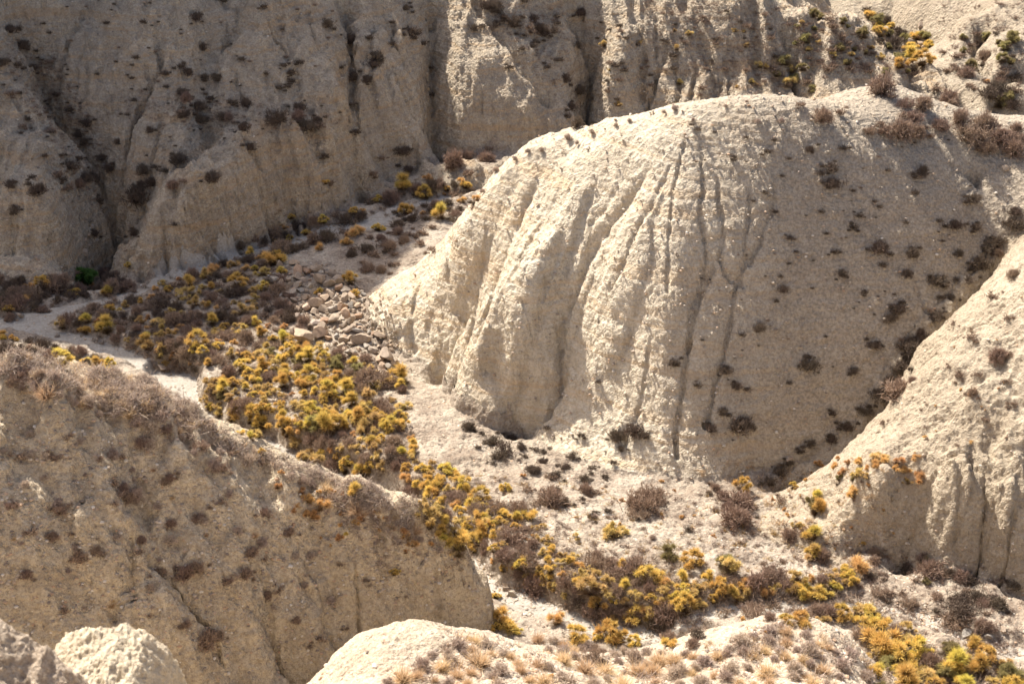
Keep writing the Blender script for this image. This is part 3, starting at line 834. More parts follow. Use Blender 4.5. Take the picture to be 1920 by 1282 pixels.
for k in range(4, 8):
    PROTO['olive', k] = brush_bush(110 + k, (6, 10, 14, 4)[k - 4], (230, 170, 130, 300)[k - 4], (.23, .19, .15, .28)[k - 4], mat='olive', flat=(.7, 1.2, .6, .9)[k - 4])
    PROTO['tan', k] = brush_bush(130 + k, (6, 9, 13, 4)[k - 4], (150, 110, 90, 210)[k - 4], (.22, .18, .16, .26)[k - 4], mat='tan', flat=(.7, 1.1, .6, .9)[k - 4])
    PROTO['stems', k] = PROTO['stems', k - 4]
    PROTO['dark', k] = twig_bush(160 + k, 40 + 12 * k, mat='dark', wd=.010, spread=(1.2, 4.0, 5.0, 3.0)[k - 4], flat=(1.2, .7, .8, 1.0)[k - 4])
    PROTO['brown', k] = twig_bush(180 + k, 60 + 10 * k, mat='brown', spread=(1.2, 3.5, 4.5, 2.5)[k - 4], flat=(1.2, .7, .8, 1.0)[k - 4])
PROTO['green', 0] = brush_bush(99, 16, 330, .17, wd=.02, mat='green')

WHAT = {  # look, category, object name
 'olive': (['olive-yellow', 'yellow-green', 'mustard-yellow'], 'brushy shrub', 'olive_shrub'),
 'orange': (['orange', 'rusty orange', 'golden orange'], 'round tuft', 'orange_shrub'),
 'tan': (['tan and gold', 'pale golden', 'faded gold'], 'brushy shrub', 'golden_shrub'),
 'sage': (['dull olive-grey', 'grey-green', 'drab olive'], 'bushy shrub', 'sage_shrub'),
 'brown': (['dry brown', 'purplish brown', 'bare brown'], 'twiggy shrub', 'dry_shrub'),
 'dark': (['dark', 'blackish', 'dark brown'], 'twiggy shrub', 'dark_shrub'),
 'grey': (['pale grey', 'lilac-grey', 'ash-grey'], 'wiry shrub', 'grey_shrub'),
 'straw': (['straw-coloured', 'bleached', 'pale straw'], 'grass tuft', 'grass_tuft'),
 'green': (['bright green'], 'leafy bush', 'green_bush'),
}
ON = ['valley floor', 'central hill', 'right-hand slope', 'left foreground hill', 'nearest slope', 'back cliff', 'far bank', 'added shadow plateau', 'pale stream bed']
GROUP = {'olive': 'olive-yellow shrubs', 'orange': 'orange tufts', 'tan': 'golden shrubs', 'sage': 'olive-grey shrubs', 'brown': 'dry brown shrubs',
         'dark': 'dark shrubs', 'grey': 'grey wiry shrubs', 'straw': 'dry grass tufts', 'green': None}

PL = []      # kind, px, py (foot of plant), width in photo px
def P(kind, s):
    for t in s.split(';'):
        v = [float(q) for q in t.split()]
        PL.append((kind, v[0], v[1], v[2]))

P('dark', "200 46 14;268 44 15;382 92 28;453 114 16;495 16 17;563 121 19;385 152 24;407 151 22;255 111 15;218 118 11;248 124 9;310 142 19;340 128 19;355 140 22;248 149 11;312 165 13;252 191 15;342 178 24;380 170 11;395 188 18;370 204 24;348 217 24;376 228 26;418 224 32;435 195 17;460 199 26;456 243 28;520 227 36;560 207 30;575 241 36;597 232 24;532 126 17;547 140 19;549 156 17;541 165 13;523 168 17;420 5 17;368 36 20;280 248 24;220 270 20;272 325 28;285 347 26;333 304 28;310 324 19;260 378 50;395 336 28;5 121 22;35 126 19;84 192 11;52 226 15;88 213 11;148 256 22;165 237 24;84 295 15;18 347 26;62 335 17;72 361 28;28 398 24;122 292 11;160 338 26;130 316 24;180 338 22;205 319 22;250 440 24;328 424 15;472 280 22;610 295 17;615 50 28;655 80 24;693 75 18;660 110 15;662 149 26;688 154 22;762 18 22;774 66 30;735 85 15;793 85 17;706 113 26;700 124 22;688 152 24;755 288 30;764 321 24;891 58 22;957 130 17;912 16 24;965 50 32;1000 42 24;1040 62 24;1050 115 15;1028 129 15;1083 90 26;1085 175 26;1083 237 36;1090 28 22")
P('dark', "930 20 24;945 40 20;1015 60 24;1060 150 20;1000 90 18;1070 205 26;980 95 16;640 130 16;735 45 14;160 270 22;190 300 20;185 380 22;150 300 16;175 440 20;120 340 18;105 180 16;130 210 18;60 130 20;20 60 24;45 90 22;660 200 18;668 250 18;808 130 14;812 180 14")
P('brown', "350 190 24;325 352 32;560 222 26;340 215 22;45 240 16;100 250 18;130 355 22;110 330 22;95 120 16;20 180 20;150 350 26;600 240 22;430 225 24;850 312 50;912 302 38;700 330 20;715 300 18;620 345 16")
P('dark', "1308 245 15;1297 236 11;1377 297 13;1452 265 13;1441 288 19;1435 364 13;1375 302 12;1413 379 11;1454 400 15;1467 332 11;1482 450 17;1493 474 11;1480 496 11;1465 521 13;1468 546 21;1457 567 13;1523 542 9;1540 400 15;1565 476 17;1580 518 23;1600 430 19;1612 408 17;1558 318 26;1540 329 19;1560 348 24;1582 282 19;1520 284 20;1622 551 17;1648 470 28;1655 500 17;1685 584 32;1712 480 24;1718 365 17;1730 327 26;1665 322 13;1650 390 13;1700 517 24;1758 531 30;1793 425 28;1825 376 26;1762 417 15;1768 454 11;1427 617 24;1392 631 15;1516 689 36;1264 685 22;1308 726 19;1380 728 32;1360 698 22;1385 808 50;1355 776 30;1335 808 22;1410 806 19;1025 804 15;1122 718 13;1090 819 19;1155 823 26;1190 815 32;1640 650 26;1670 600 20;1715 640 18;1690 570 16;1800 480 20;1830 430 20;1770 540 18;1600 700 20;1560 780 18;1480 720 14;1640 380 12;1600 360 12;1550 440 12;1700 420 14;1480 300 12;1400 260 12;1340 250 10")
P('brown', "1543 226 48;1575 215 22;1652 175 58;1690 255 48;1730 203 48;1762 240 44;1710 225 32;1632 250 24;1822 260 54;1875 265 48;1900 290 44;1755 172 22;1850 284 34;1780 190 38;1500 200 18;1800 230 40;1845 240 40;1660 250 30;1905 250 34;1720 255 40")
P('brown', "1684 742 58;1822 636 22;1824 742 24;1895 668 20;1888 718 17;1812 742 15;1657 796 17;1745 585 14;1870 676 34;1860 560 22;1900 520 26;1890 600 18;1780 690 12;1740 760 12;1850 790 12;1900 760 16;1690 640 14;1790 610 16;1870 480 24;1800 705 20;1835 705 20")
P('orange', "1536 872 18;1574 863 13;1510 900 9;1610 866 20;1580 889 18;1600 930 28;1630 912 12;1680 868 22;1677 881 16;1695 884 20;1715 862 20;1725 902 28;1605 1062 50;1597 990 11;1448 939 9;1470 957 9;1478 968 10;1657 957 8;1565 880 18;1655 862 20;1640 875 26;1625 880 18;1590 870 14;1555 1010 9;1500 930 9;1820 830 9;1735 820 8;1715 848 9;1240 905 9;1675 1000 8")
P('tan', "1640 866 32;1610 895 40;1527 1045 44;1495 990 26;1150 1008 48;1365 1075 50;1700 905 26;1625 895 30")
P('olive', "1488 916 20;1530 964 42;1525 1008 36;1590 1092 40;1527 1048 36;1616 1021 13;948 918 26;1300 1060 52;1255 1212 32;1390 922 34;1528 935 24;1580 1075 30")
P('sage', "1526 948 34;1255 1048 44;1360 1065 40;1600 900 24;1740 1070 48;1575 900 20")
P('brown', "1210 952 62;1030 942 60;1100 922 34;1380 982 66;1385 950 54;1480 1010 34;1510 1005 28;1465 940 22;1340 918 24;1450 1080 50;1540 1050 30;1640 1040 30;1745 1075 48;1700 1060 22;1775 1080 22;1840 1178 46;1790 1168 40;1420 1100 44")
P('dark', "945 850 48;925 832 40;935 862 30;960 825 22;1000 885 24;1018 868 22;1040 895 26;1060 880 24;1075 860 22;1020 850 18;1095 900 22;985 860 18;880 805 22;1035 930 30;1060 945 24;1110 880 18;1135 895 16;1150 870 16;1165 845 20;1210 820 20;1110 970 22;1140 960 18;1005 845 16;1800 1132 38;1835 1124 34;1812 1088 36;1870 1140 34;1900 1100 34;1805 1150 44;1480 870 20;1500 850 18;1520 835 20;1460 885 24;1440 905 24;1580 800 18;1610 770 18;1650 740 22;1680 700 22;1720 640 20;1760 590 20;1555 820 16;1905 400 20;1850 470 24;1830 500 20;1700 675 20;1630 765 18")
P('orange', "804 338 19;868 342 15;670 440 26;650 458 26;650 445 22;600 470 20;940 970 11;960 1010 10;985 1012 10;1000 1005 10;905 1013 9;1110 968 9;1068 965 8;1280 970 12;1300 968 9;1045 1170 36;930 955 11;1175 1000 11;1160 985 10;1405 1110 10;1440 1190 14;1800 1180 12")
P('tan', "1112 970 14;1145 1000 40;1080 1010 16;1015 990 16;1510 1160 20")
P('olive', "795 372 26;763 402 38;710 432 26;655 534 26;660 528 22;665 556 18;600 552 24;740 1075 20;650 1000 16;965 1185 34;930 1180 30;945 1172 46;1150 1200 64;930 1120 18;1080 1200 44;1120 1200 24;1190 1210 40")
P('olive', "545 410 18;610 345 16;575 440 22;110 685 40;160 682 20;140 555 26;105 670 14;240 500 14;470 825 22;452 815 18;663 926 38;680 890 30;20 585 22;205 555 26;490 850 16")
P('dark', "1905 425 30;1865 462 28;1840 500 28;1815 530 30;1780 560 26;1755 600 30;1725 630 28;1705 655 34;1690 690 30;1668 722 34;1650 748 30;1625 775 26;1590 805 28;1560 828 24")
P('green', "153 530 66")
P('grey', "930 320 14;1065 262 20;1110 250 16;1265 205 12;1155 236 12;1360 200 10;1400 192 10;965 300 14;1015 283 14;1082 270 12;1300 226 10;1420 230 14;1465 228 16;905 360 12;990 285 12;1180 228 12;1245 212 12")
P('brown', "195 525 40;60 560 40;100 545 40;120 530 36;210 545 34;240 540 28;40 570 30;20 600 24;80 585 30;700 378 20;545 560 26;820 350 24;560 630 30;690 510 30;715 512 24;735 500 20")
P('brown', "690 720 80;720 720 60;655 710 40;730 470 30;745 440 26;760 455 24;700 480 22;790 440 22;810 470 18;715 450 24")
P('orange', "520 915 16;580 940 28;560 950 24;600 955 30;590 970 22;565 925 18;635 1012 16;640 985 16;665 985 20;602 1010 11;625 1024 12;710 995 11;765 1010 26;775 1022 22;760 1036 14;800 1030 11;575 965 20;605 940 16;552 960 16;640 965 14;680 975 22;595 925 14;700 965 20;725 975 16")
P('brown', "150 1050 30;115 960 26;100 1010 26;50 1080 30;320 985 30;180 1035 24;350 1080 36;370 1070 36;300 1075 30;415 880 30;495 965 28;470 1040 34;460 1080 30;430 1090 24;500 1120 24;390 1210 44;410 1195 36;350 1175 26;555 1165 26;520 1110 22;600 1200 20;540 1000 26;210 855 30;130 820 22;240 940 34;105 860 24;270 835 36;415 945 22;375 975 26;320 900 24;640 1060 20;760 1120 18;690 1090 18;650 1180 18;230 920 30;255 935 30;40 860 22;60 1000 22;20 950 24")
P('grey', "275 840 40;250 935 36;210 860 26;400 880 30;365 850 20;430 930 22;445 1000 30;490 1020 26;110 945 24;570 1100 24;620 1130 22;60 855 22;185 780 22;150 830 20")

CLUST = [  # region (photo px), how many, sizes, mix of kinds
 ([(105, 605), (180, 570), (300, 530), (450, 485), (545, 470), (520, 520), (530, 560), (590, 610), (560, 640), (440, 670), (330, 700), (260, 670), (180, 640)], 230, (20, 42), {'olive': .14, 'tan': .17, 'orange': .14, 'brown': .37, 'dark': .18}),
 ([(385, 740), (400, 700), (470, 665), (560, 640), (640, 660), (700, 690), (690, 740), (720, 790), (640, 800), (560, 800), (480, 790), (400, 780)], 185, (24, 48), {'olive': .40, 'tan': .34, 'orange': .08, 'brown': .14, 'sage': .04}),
 ([(460, 800), (560, 800), (640, 790), (740, 760), (790, 850), (740, 880), (660, 880), (560, 860), (530, 840)], 100, (24, 44), {'olive': .26, 'tan': .30, 'orange': .08, 'brown': .3, 'dark': .06}),
 ([(700, 700), (760, 700), (775, 800), (720, 800)], 12, (24, 40), {'olive': .4, 'tan': .5, 'brown': .1}),
 ([(750, 870), (850, 870), (900, 930), (910, 1020), (860, 1040), (790, 970)], 92, (24, 48), {'olive': .55, 'tan': .2, 'orange': .05, 'brown': .2}),
 ([(900, 940), (980, 950), (1060, 1060), (1040, 1110), (980, 1095), (900, 1030)], 112, (22, 46), {'olive': .36, 'tan': .28, 'orange': .08, 'brown': .28}),
 ([(1050, 1040), (1130, 1040), (1250, 1080), (1260, 1150), (1150, 1160), (1060, 1120)], 112, (24, 52), {'olive': .28, 'tan': .28, 'orange': .06, 'brown': .28, 'dark': .1}),
 ([(1250, 1090), (1360, 1080), (1580, 1080), (1610, 1150), (1480, 1165), (1370, 1150), (1260, 1140)], 130, (26, 56), {'olive': .33, 'tan': .38, 'brown': .2, 'orange': .09}),
 ([(1600, 1130), (1700, 1170), (1740, 1230), (1800, 1210), (1860, 1210), (1910, 1282), (1640, 1290)], 74, (38, 78), {'olive': .5, 'tan': .2, 'sage': .12, 'brown': .18}),
 ([(1200, 1130), (1330, 1170), (1300, 1210), (1210, 1180)], 14, (30, 54), {'dark': .5, 'brown': .5}),
 ([(0, 525), (130, 535), (240, 520), (230, 545), (120, 575), (0, 600)], 40, (22, 42), {'dark': .5, 'brown': .3, 'olive': .1, 'orange': .1}),
 ([(0, 625), (90, 640), (200, 670), (210, 690), (60, 660), (0, 650)], 26, (20, 36), {'dark': .6, 'brown': .3, 'olive': .1}),
 ([(440, 465), (540, 420), (700, 385), (720, 400), (560, 465), (470, 490)], 44, (20, 40), {'dark': .5, 'brown': .18, 'olive': .2, 'orange': .12}),
 ([(690, 380), (760, 345), (870, 340), (900, 370), (850, 410), (740, 420)], 46, (18, 40), {'dark': .6, 'brown': .2, 'olive': .15, 'orange': .05}),
 ([(1620, 10), (1700, 60), (1720, 120), (1700, 140), (1660, 90)], 22, (18, 36), {'dark': .5, 'olive': .3, 'sage': .2}),
 ([(1500, 20), (1600, 40), (1690, 140), (1560, 140), (1480, 90)], 40, (12, 24), {'brown': .5, 'sage': .35, 'tan': .15}),
 ([(1430, 100), (1500, 100), (1530, 170), (1470, 170)], 9, (20, 30), {'sage': .5, 'tan': .3, 'brown': .2}),
 ([(1120, 20), (1440, 20), (1480, 160), (1300, 180), (1120, 200)], 80, (9, 20), {'brown': .5, 'dark': .35, 'tan': .15}),
 ([(1760, 60), (1920, 60), (1920, 190), (1850, 190), (1770, 130)], 34, (14, 32), {'brown': .5, 'sage': .3, 'dark': .2}),
 ([(1840, 150), (1905, 140), (1900, 200), (1850, 195)], 9, (20, 34), {'sage': .3, 'orange': .3, 'dark': .4}),
 ([(1690, 70), (1740, 60), (1740, 110), (1700, 130)], 9, (22, 38), {'olive': .6, 'sage': .4}),
 ([(0, 690), (200, 715), (330, 770), (380, 820), (500, 870), (420, 850), (250, 790), (100, 745), (0, 715)], 60, (18, 34), {'grey': .6, 'straw': .2, 'brown': .2}),
 ([(500, 870), (640, 920), (780, 985), (850, 1050), (740, 990), (600, 920)], 34, (16, 32), {'grey': .5, 'straw': .3, 'orange': .2}),
 ([(860, 1190), (1000, 1220), (1100, 1245), (1250, 1250), (1250, 1282), (700, 1282), (800, 1230)], 44, (24, 50), {'grey': .45, 'straw': .5, 'orange': .05}),
 ([(1300, 1225), (1400, 1180), (1500, 1165), (1600, 1220), (1650, 1280), (1250, 1282)], 50, (22, 46), {'grey': .55, 'straw': .42, 'tan': .03}),
 ([(1000, 1190), (1150, 1215), (1300, 1220), (1240, 1245), (1050, 1235)], 26, (24, 44), {'grey': .6, 'straw': .2, 'brown': .2}),
 ([(960, 880), (1200, 910), (1450, 930), (1440, 1030), (1250, 1010), (1060, 980)], 46, (9, 22), {'brown': .5, 'dark': .2, 'orange': .2, 'grey': .1}),
 ([(1450, 880), (1640, 880), (1650, 1000), (1560, 1030), (1460, 960)], 20, (8, 16), {'brown': .6, 'orange': .3, 'dark': .1}),
 ([(0, 0), (640, 0), (640, 220), (250, 300), (0, 400)], 90, (6, 12), {'dark': .7, 'brown': .3}),
 ([(880, 0), (1040, 0), (1070, 180), (1000, 100)], 22, (10, 24), {'dark': .8, 'brown': .2}),
 ([(1300, 230), (1800, 260), (1850, 400), (1600, 700), (1420, 850), (1280, 850)], 60, (4, 9), {'dark': .6, 'brown': .4}),
 ([(0, 780), (400, 900), (760, 1080), (560, 1240), (20, 1150)], 50, (10, 26), {'brown': .35, 'grey': .5, 'straw': .15}),
 ([(1650, 800), (1900, 480), (1900, 860), (1760, 830)], 30, (7, 14), {'brown': .8, 'orange': .2}),
 ([(640, 430), (860, 400), (830, 460), (720, 500), (640, 480)], 16, (16, 28), {'brown': .7, 'dark': .3}),
 ([(1600, 1040), (1800, 1060), (1880, 1150), (1760, 1160), (1640, 1130)], 22, (14, 36), {'brown': .6, 'dark': .3, 'sage': .1}),
]

Q = random.Random(31)                      # smaller neighbours that break up the outline of the larger dark shrubs
for kind, x, y, w in list(PL):
    if kind in ('dark', 'brown') and w >= 16:
        for _ in range(Q.choice((1, 2, 3))):
            PL.append((kind, x + Q.uniform(-.75, .75) * w, y + Q.uniform(-.55, .35) * w, w * Q.uniform(.3, .62)))

def inside(px, py, poly):
    c = False; j = len(poly) - 1
    for i in range(len(poly)):
        xi, yi = poly[i]; xj, yj = poly[j]
        if (yi > py) != (yj > py) and px < (xj - xi) * (py - yi) / (yj - yi) + xi: c = not c
        j = i
    return c

R = random.Random(11)
N_TRACED = len(PL)
for poly, n, (s0, s1), mix_ in CLUST:
    xs = [p[0] for p in poly]; ys = [p[1] for p in poly]; got = []; tries = 0
    while len(got) < n and tries < n * 60:
        tries += 1
        x = R.uniform(min(xs), max(xs)); y = R.uniform(min(ys), max(ys))
        if not inside(x, y, poly): continue
        s = s0 + (s1 - s0) * R.random() ** 1.6
        if any((x - a) ** 2 + ((y - b) * 1.5) ** 2 < (.34 * (s + c)) ** 2 for a, b, c in got): continue
        got.append((x, y, s))
    ks = list(mix_); ws = list(mix_.values())
    for x, y, s in got:
        k = R.choices(ks, ws)[0]
        PL.append((k, x, y + s * .25, s * (.6 if k == 'orange' else 1)))

Wp, hit = march([p[1] for p in PL], [p[2] for p in PL], ground, 900)
used_labels = {}
def unique_label(text, px, py):
    """finish a label with the place in the photo, finer until it is the only one"""
    for fmt in ('%.0f', '%.1f'):
        t = f"{text}, {fmt % (px / 19.2)}% across, {fmt % (py / 12.82)}% down the photo"
        if t not in used_labels: break
    used_labels[t] = 1
    return t

SPECIAL = {(153, 530): 'bright green rounded bush at the foot of the left cliff by the gully mouth',
 (1652, 175): 'large dry brown shrub casting a shadow on the smooth saddle behind the hill crest',
 (1684, 742): 'pinkish-brown bare shrub beside the dark ravine right of the central hill',
 (948, 918): 'lone compact olive-yellow shrub on the white sandy apron below the hill',
 (1255, 1212): 'lone yellow-green shrub on pale wash bed between the two nearest mounds',
 (1045, 1170): 'tall orange shrub on the lip of the small cut bank',
 (690, 720): 'big grey-brown twiggy shrub at the lower end of the boulder pile',
 (1385, 808): 'largest blackish shrub low on the shaded face of the central hill',
 (1516, 689): 'solitary round dark shrub on the right half of the central hill face'}
order = {}
for i, p in enumerate(PL): order.setdefault(p[0], []).append(i)
REST = []
for kd, L_ in order.items():
    L_.sort(key=lambda i: -PL[i][3])
    REST += [i for i in L_[285:]]
REST_SET = set(REST)
rest_pts = [(Wp[i], PL[i][3], PL[i][0]) for i in REST if hit[i]]
count = 0
for i_, ((kind, px, py, wpx), w, h) in enumerate(zip(PL, Wp, hit)):
    if not h or w[2] > 34 or i_ in REST_SET: continue
    if i_ >= N_TRACED and int(landform(w[0], w[1])) == 8: continue
    dist = math.hypot(w[0], w[1]); slant = math.sqrt(w[0] ** 2 + w[1] ** 2 + (CAMZ - w[2]) ** 2)
    size = wpx / FPX * slant * 1.03
    size = min(size, 2.8)
    k = R.randrange(8 if kind in ('olive', 'tan', 'dark', 'brown') else 4) if kind != 'green' else 0
    looks, cat, oname = WHAT[kind]
    lf = int(landform(w[0], w[1]))
    size *= R.choice((.85, 1., 1., 1.15))
    sz = 'small' if wpx < 18 else ('mid-sized' if wpx < 34 else 'large')
    label = SPECIAL.get((int(px), int(py))) or unique_label(f"{sz} {R.choice(looks)} {cat}, {ON[lf]}", px, py - wpx * .35)
    loc = (w[0], w[1], w[2] - .02 * size)
    rz = R.uniform(0, 6.28); sc = (size * R.uniform(.9, 1.12), size * R.uniform(.9, 1.12), size * R.uniform(.8, 1.15) * (1.3 if kind in ('dark', 'brown', 'grey') else 1.0))
    me = PROTO[kind, k]
    if wpx >= 40 and kind in ('olive', 'tan', 'sage', 'brown', 'green', 'orange'):
        o = bpy.data.objects.new(oname, None); o.empty_display_size = .2; COL.objects.link(o)
        f = link('foliage' if kind not in ('brown',) else 'twigs', me); f.parent = o
        g = link('branches', PROTO['stems', k]); g.parent = o
    else:
        o = link(oname, me)
    o.location = loc; o.rotation_euler = (0, 0, rz); o.scale = sc
    o['label'] = label; o['category'] = 'bush' if kind != 'straw' else 'grass tuft'
    if GROUP[kind]: o['group'] = GROUP[kind] + ' on the ' + ON[lf]
    count += 1
print('plants', count, len(PL), round(time.time() - T0, 1))

# ------------------------------------------------------------------ boulders
def rock_mat(name, stops):
    m, nt = new_mat(name); b = NB(nt)
    out = b.n('ShaderNodeOutputMaterial'); bs = b.n('ShaderNodeBsdfPrincipled'); b.l(bs.outputs[0], out.inputs[0])
    bs.inputs['Roughness'].default_value = .9; bs.inputs['Specular IOR Level'].default_value = .2
    co = b.n('ShaderNodeTexCoord').outputs['Object']; oi = b.n('ShaderNodeObjectInfo')
    c = b.ramp(oi.outputs['Random'], stops)
    n = b.noise(co, 3.5, 6, .7)
    c = b.mix(b.ramp(n, [(.35, .5), (.55, 0.)]), c, (.2, .16, .12))
    c = b.mix(b.ramp(n, [(.55, 0.), (.75, .4)]), c, (.6, .52, .42))
    b.l(c, bs.inputs['Base Color'])
    bp = b.n('ShaderNodeBump'); bp.inputs['Strength'].default_value = .5; bp.inputs['Distance'].default_value = .04
    b.l(b.noise(co, 9, 5, .7), bp.inputs['Height']); b.l(bp.outputs[0], bs.inputs['Normal'])
    return m
RM = rock_mat('boulder_stone', [(0., (.38, .30, .22)), (.3, (.34, .27, .21)), (.5, (.44, .33, .23)), (.68, (.30, .28, .25)), (.8, (.48, .40, .30)), (.93, (.40, .25, .16)), (1., (.56, .52, .46))])

def ico(sub):
    import bmesh
    bm = bmesh.new(); bmesh.ops.create_icosphere(bm, subdivisions=sub, radius=1)
    v = np.array([p.co[:] for p in bm.verts]); f = np.array([[q.index for q in t.verts] for t in bm.faces]); bm.free()
    return v, f
IV, IF = ico(3)
def boulder_mesh(seed, cuts=9, angular=.25):
    r = np.random.default_rng(seed); v = IV.copy()
    for _ in range(cuts):                      # flattened sides
        d = unit(r.normal(size=3)); h = r.uniform(.36, .74)
        s = v @ d; v = v - np.outer(np.maximum(s - h, 0) * .97, d)
    s = 1 + .12 * fbm(v[:, 0] * 1.5 + seed, v[:, 1] * 1.5 + v[:, 2] * 1.2, 4)
    v = v * s[:, None] * [1, .85, .74]
    return mesh_from('boulder', v, IF, RM, smooth=False)
BM = [boulder_mesh(200 + k, 9 + k % 6, .2 + .01 * k) for k in range(10)]

RK = []
# traced in the enlarged view of the pile: centre, width (enlargement 4.93)
for t in "505 160 80;530 190 40;525 245 95;625 245 90;700 225 90;730 310 170;870 275 110;235 305 40;310 330 110;375 245 34;405 235 40;385 355 70;455 320 70;540 300 100;600 330 70;530 365 80;655 385 60;495 445 85;455 365 60;900 330 110;910 400 90;990 430 90;845 460 95;780 495 90;710 540 125;815 555 80;640 475 55;590 490 60;560 420 60;505 510 60;620 580 90;690 620 80;765 595 85;860 595 90;940 570 90;820 360 110;970 495 80;890 490 60;770 700 80;700 720 70;860 690 110;990 640 90;1080 660 80;740 815 120;830 860 75;770 750 80;870 770 45;955 750 60;1010 780 90;1080 790 70;900 840 70;970 880 95;1120 870 130;1200 860 60;1040 910 80;930 935 70;965 960 60;1015 1000 90;1100 960 60;1180 940 80;1230 980 80;1340 1000 220;1300 1040 100;1360 1070 60;1410 1090 70;1385 1130 70;1330 1120 70;610 840 230;420 400 60;440 440 45;400 430 50;570 560 50;740 480 60;680 430 60;1050 530 60;1020 560 70;880 900 60;1060 1010 60;1210 915 50".split(';'):
    a, b_, c = [float(q) for q in t.split()]
    RK.append((450 + a / 4.93, 460 + (b_ + c * .25) / 4.93, c / 4.93))
big = [(p[0], p[1], p[2]) for p in RK]
poly = [(500, 520), (520, 500), (600, 500), (655, 520), (690, 560), (680, 600), (735, 650), (748, 690), (715, 695), (650, 665), (600, 630), (560, 600), (530, 565)]
tries = 0
while len(RK) < 250 and tries < 20000:
    tries += 1
    x = R.uniform(500, 750); y = R.uniform(500, 700)
    if not inside(x, y, poly): continue
    s = R.choice((R.uniform(6, 10), R.uniform(8, 20)))
    if any((x - a) ** 2 + ((y - b_) * 1.3) ** 2 < (.42 * (s + c)) ** 2 for a, b_, c in RK): continue
    RK.append((x, y, s))
npile = len(RK)
for t in "310 692 28;70 485 10;160 474 16;168 440 8;175 425 9;182 450 9;168 460 8;160 450 8;235 470 9;40 594 18;232 628 12;108 632 10;640 1118 12;1640 855 9;620 985 8;1725 85 20;1735 92 16;1722 70 18;1710 80 14;1725 50 16;1270 780 6;1320 790 6;960 1115 22;950 1105 14;1225 1178 14;1240 1195 12;1190 1192 10;1205 1200 9;1175 1210 10;1660 1150 14;1815 1190 26;1850 1195 22;1480 862 18;1300 1130 10;1130 1090 12;1140 165 8;1110 120 10;1885 318 14;1440 1165 10;1880 1180 14;1830 1230 12;745 705 14;700 700 16".split(';'):
    a, b_, c = [float(q) for q in t.split()]; RK.append((a, b_, c))
Wr, hr = march([p[0] for p in RK], [p[1] for p in RK], ground, 900)
for i, ((px, py, s), w, h) in enumerate(zip(RK, Wr, hr)):
    if not h: continue
    slant = math.sqrt(w[0] ** 2 + w[1] ** 2 + (CAMZ - w[2]) ** 2)
    size = s / FPX * slant * (.74 if i < npile and s < 28 else .6)
    o = link('boulder', BM[R.randrange(10)])
    o.location = (w[0], w[1], w[2] + size * (.5 if i < npile else .2)); o.scale = (size, size * R.uniform(.85, 1.2), size * R.uniform(.8, 1.2))
    o.rotation_euler = (R.uniform(-.8, .8), R.uniform(-.8, .8), R.uniform(0, 6.28))
    col_ = R.choice(['tan', 'greyish', 'sandy'])
    if i == npile: o['label'] = 'lone rounded reddish boulder beside the pale wash bed on the left'
    elif i < npile:
        o['label'] = unique_label(f"{'large' if s > 20 else ('mid-sized' if s > 12 else 'small')} tan boulder in the boulder pile", px, py - s * .3); o['group'] = 'boulders of the pile'
    else:
        o['label'] = unique_label(f"loose tan boulder on the {ON[int(landform(w[0], w[1]))]}", px, py - s * .3); o['group'] = 'loose boulders'
    o['category'] = 'boulder'

# ------------------------------------------------------------------ gravel, litter and low scrub nobody could count
def scatter(n, polys, seed):
    r = random.Random(seed); pts = []
    areas = [(max(p[0] for p in P_) - min(p[0] for p in P_)) * (max(p[1] for p in P_) - min(p[1] for p in P_)) for P_ in polys]
    while len(pts) < n:
        P_ = r.choices(polys, areas)[0]
        x = r.uniform(min(p[0] for p in P_), max(p[0] for p in P_)); y = r.uniform(min(p[1] for p in P_), max(p[1] for p in P_))
        if inside(x, y, P_): pts.append((x, y))
    return pts

def cloud(name, base, pts, smin, smax, mat, seed, label, power=2.0, lift=0., attr=False):
    """many copies of small shapes baked into one sheet-hugging mesh"""
    r = np.random.default_rng(seed)
    W_, h_ = march([p[0] for p in pts], [p[1] for p in pts], ground, 500)
    W_ = W_[h_]; n = len(W_)
    W_[:, :2] += r.normal(size=(n, 2)) * .25; W_[:, 2] = ground(W_[:, 0], W_[:, 1])
    s = smin + (smax - smin) * r.uniform(0, 1, n) ** power
    Vs = []; Fs = []; As = []; o = 0
    which = r.integers(0, len(base), n)
    for k, bs_ in enumerate(base):
        idx = np.where(which == k)[0]; v, f = bs_[0], bs_[1]
        a = r.uniform(0, 2 * np.pi, len(idx)); ca, sa = np.cos(a), np.sin(a)
        X = v[None, :, 0] * ca[:, None] - v[None, :, 1] * sa[:, None]; Y = v[None, :, 0] * sa[:, None] + v[None, :, 1] * ca[:, None]
        Z = np.broadcast_to(v[None, :, 2], X.shape)
        vv = np.stack([X, Y, Z], -1) * s[idx][:, None, None] + W_[idx][:, None, :] + [0, 0, lift]
        Vs.append(vv.reshape(-1, 3)); Fs.append((f[None] + (np.arange(len(idx)) * len(v))[:, None, None] + o).reshape(-1, f.shape[1])); o += len(idx) * len(v)
        if attr:
            A_ = np.broadcast_to(bs_[2][None], (len(idx),) + bs_[2].shape).copy(); A_[:, :, 1] = r.uniform(0, 1, len(idx))[:, None]; As.append(A_.reshape(-1, 4))
    me = mesh_from(name, np.concatenate(Vs), np.concatenate(Fs), mat, smooth=False)
    if attr:
        at = me.color_attributes.new('blade', 'FLOAT_COLOR', 'POINT'); at.data.foreach_set('color', np.concatenate(As).astype(np.float32).ravel())
    return link(name, me, kind='stuff', label=label, category='ground cover')

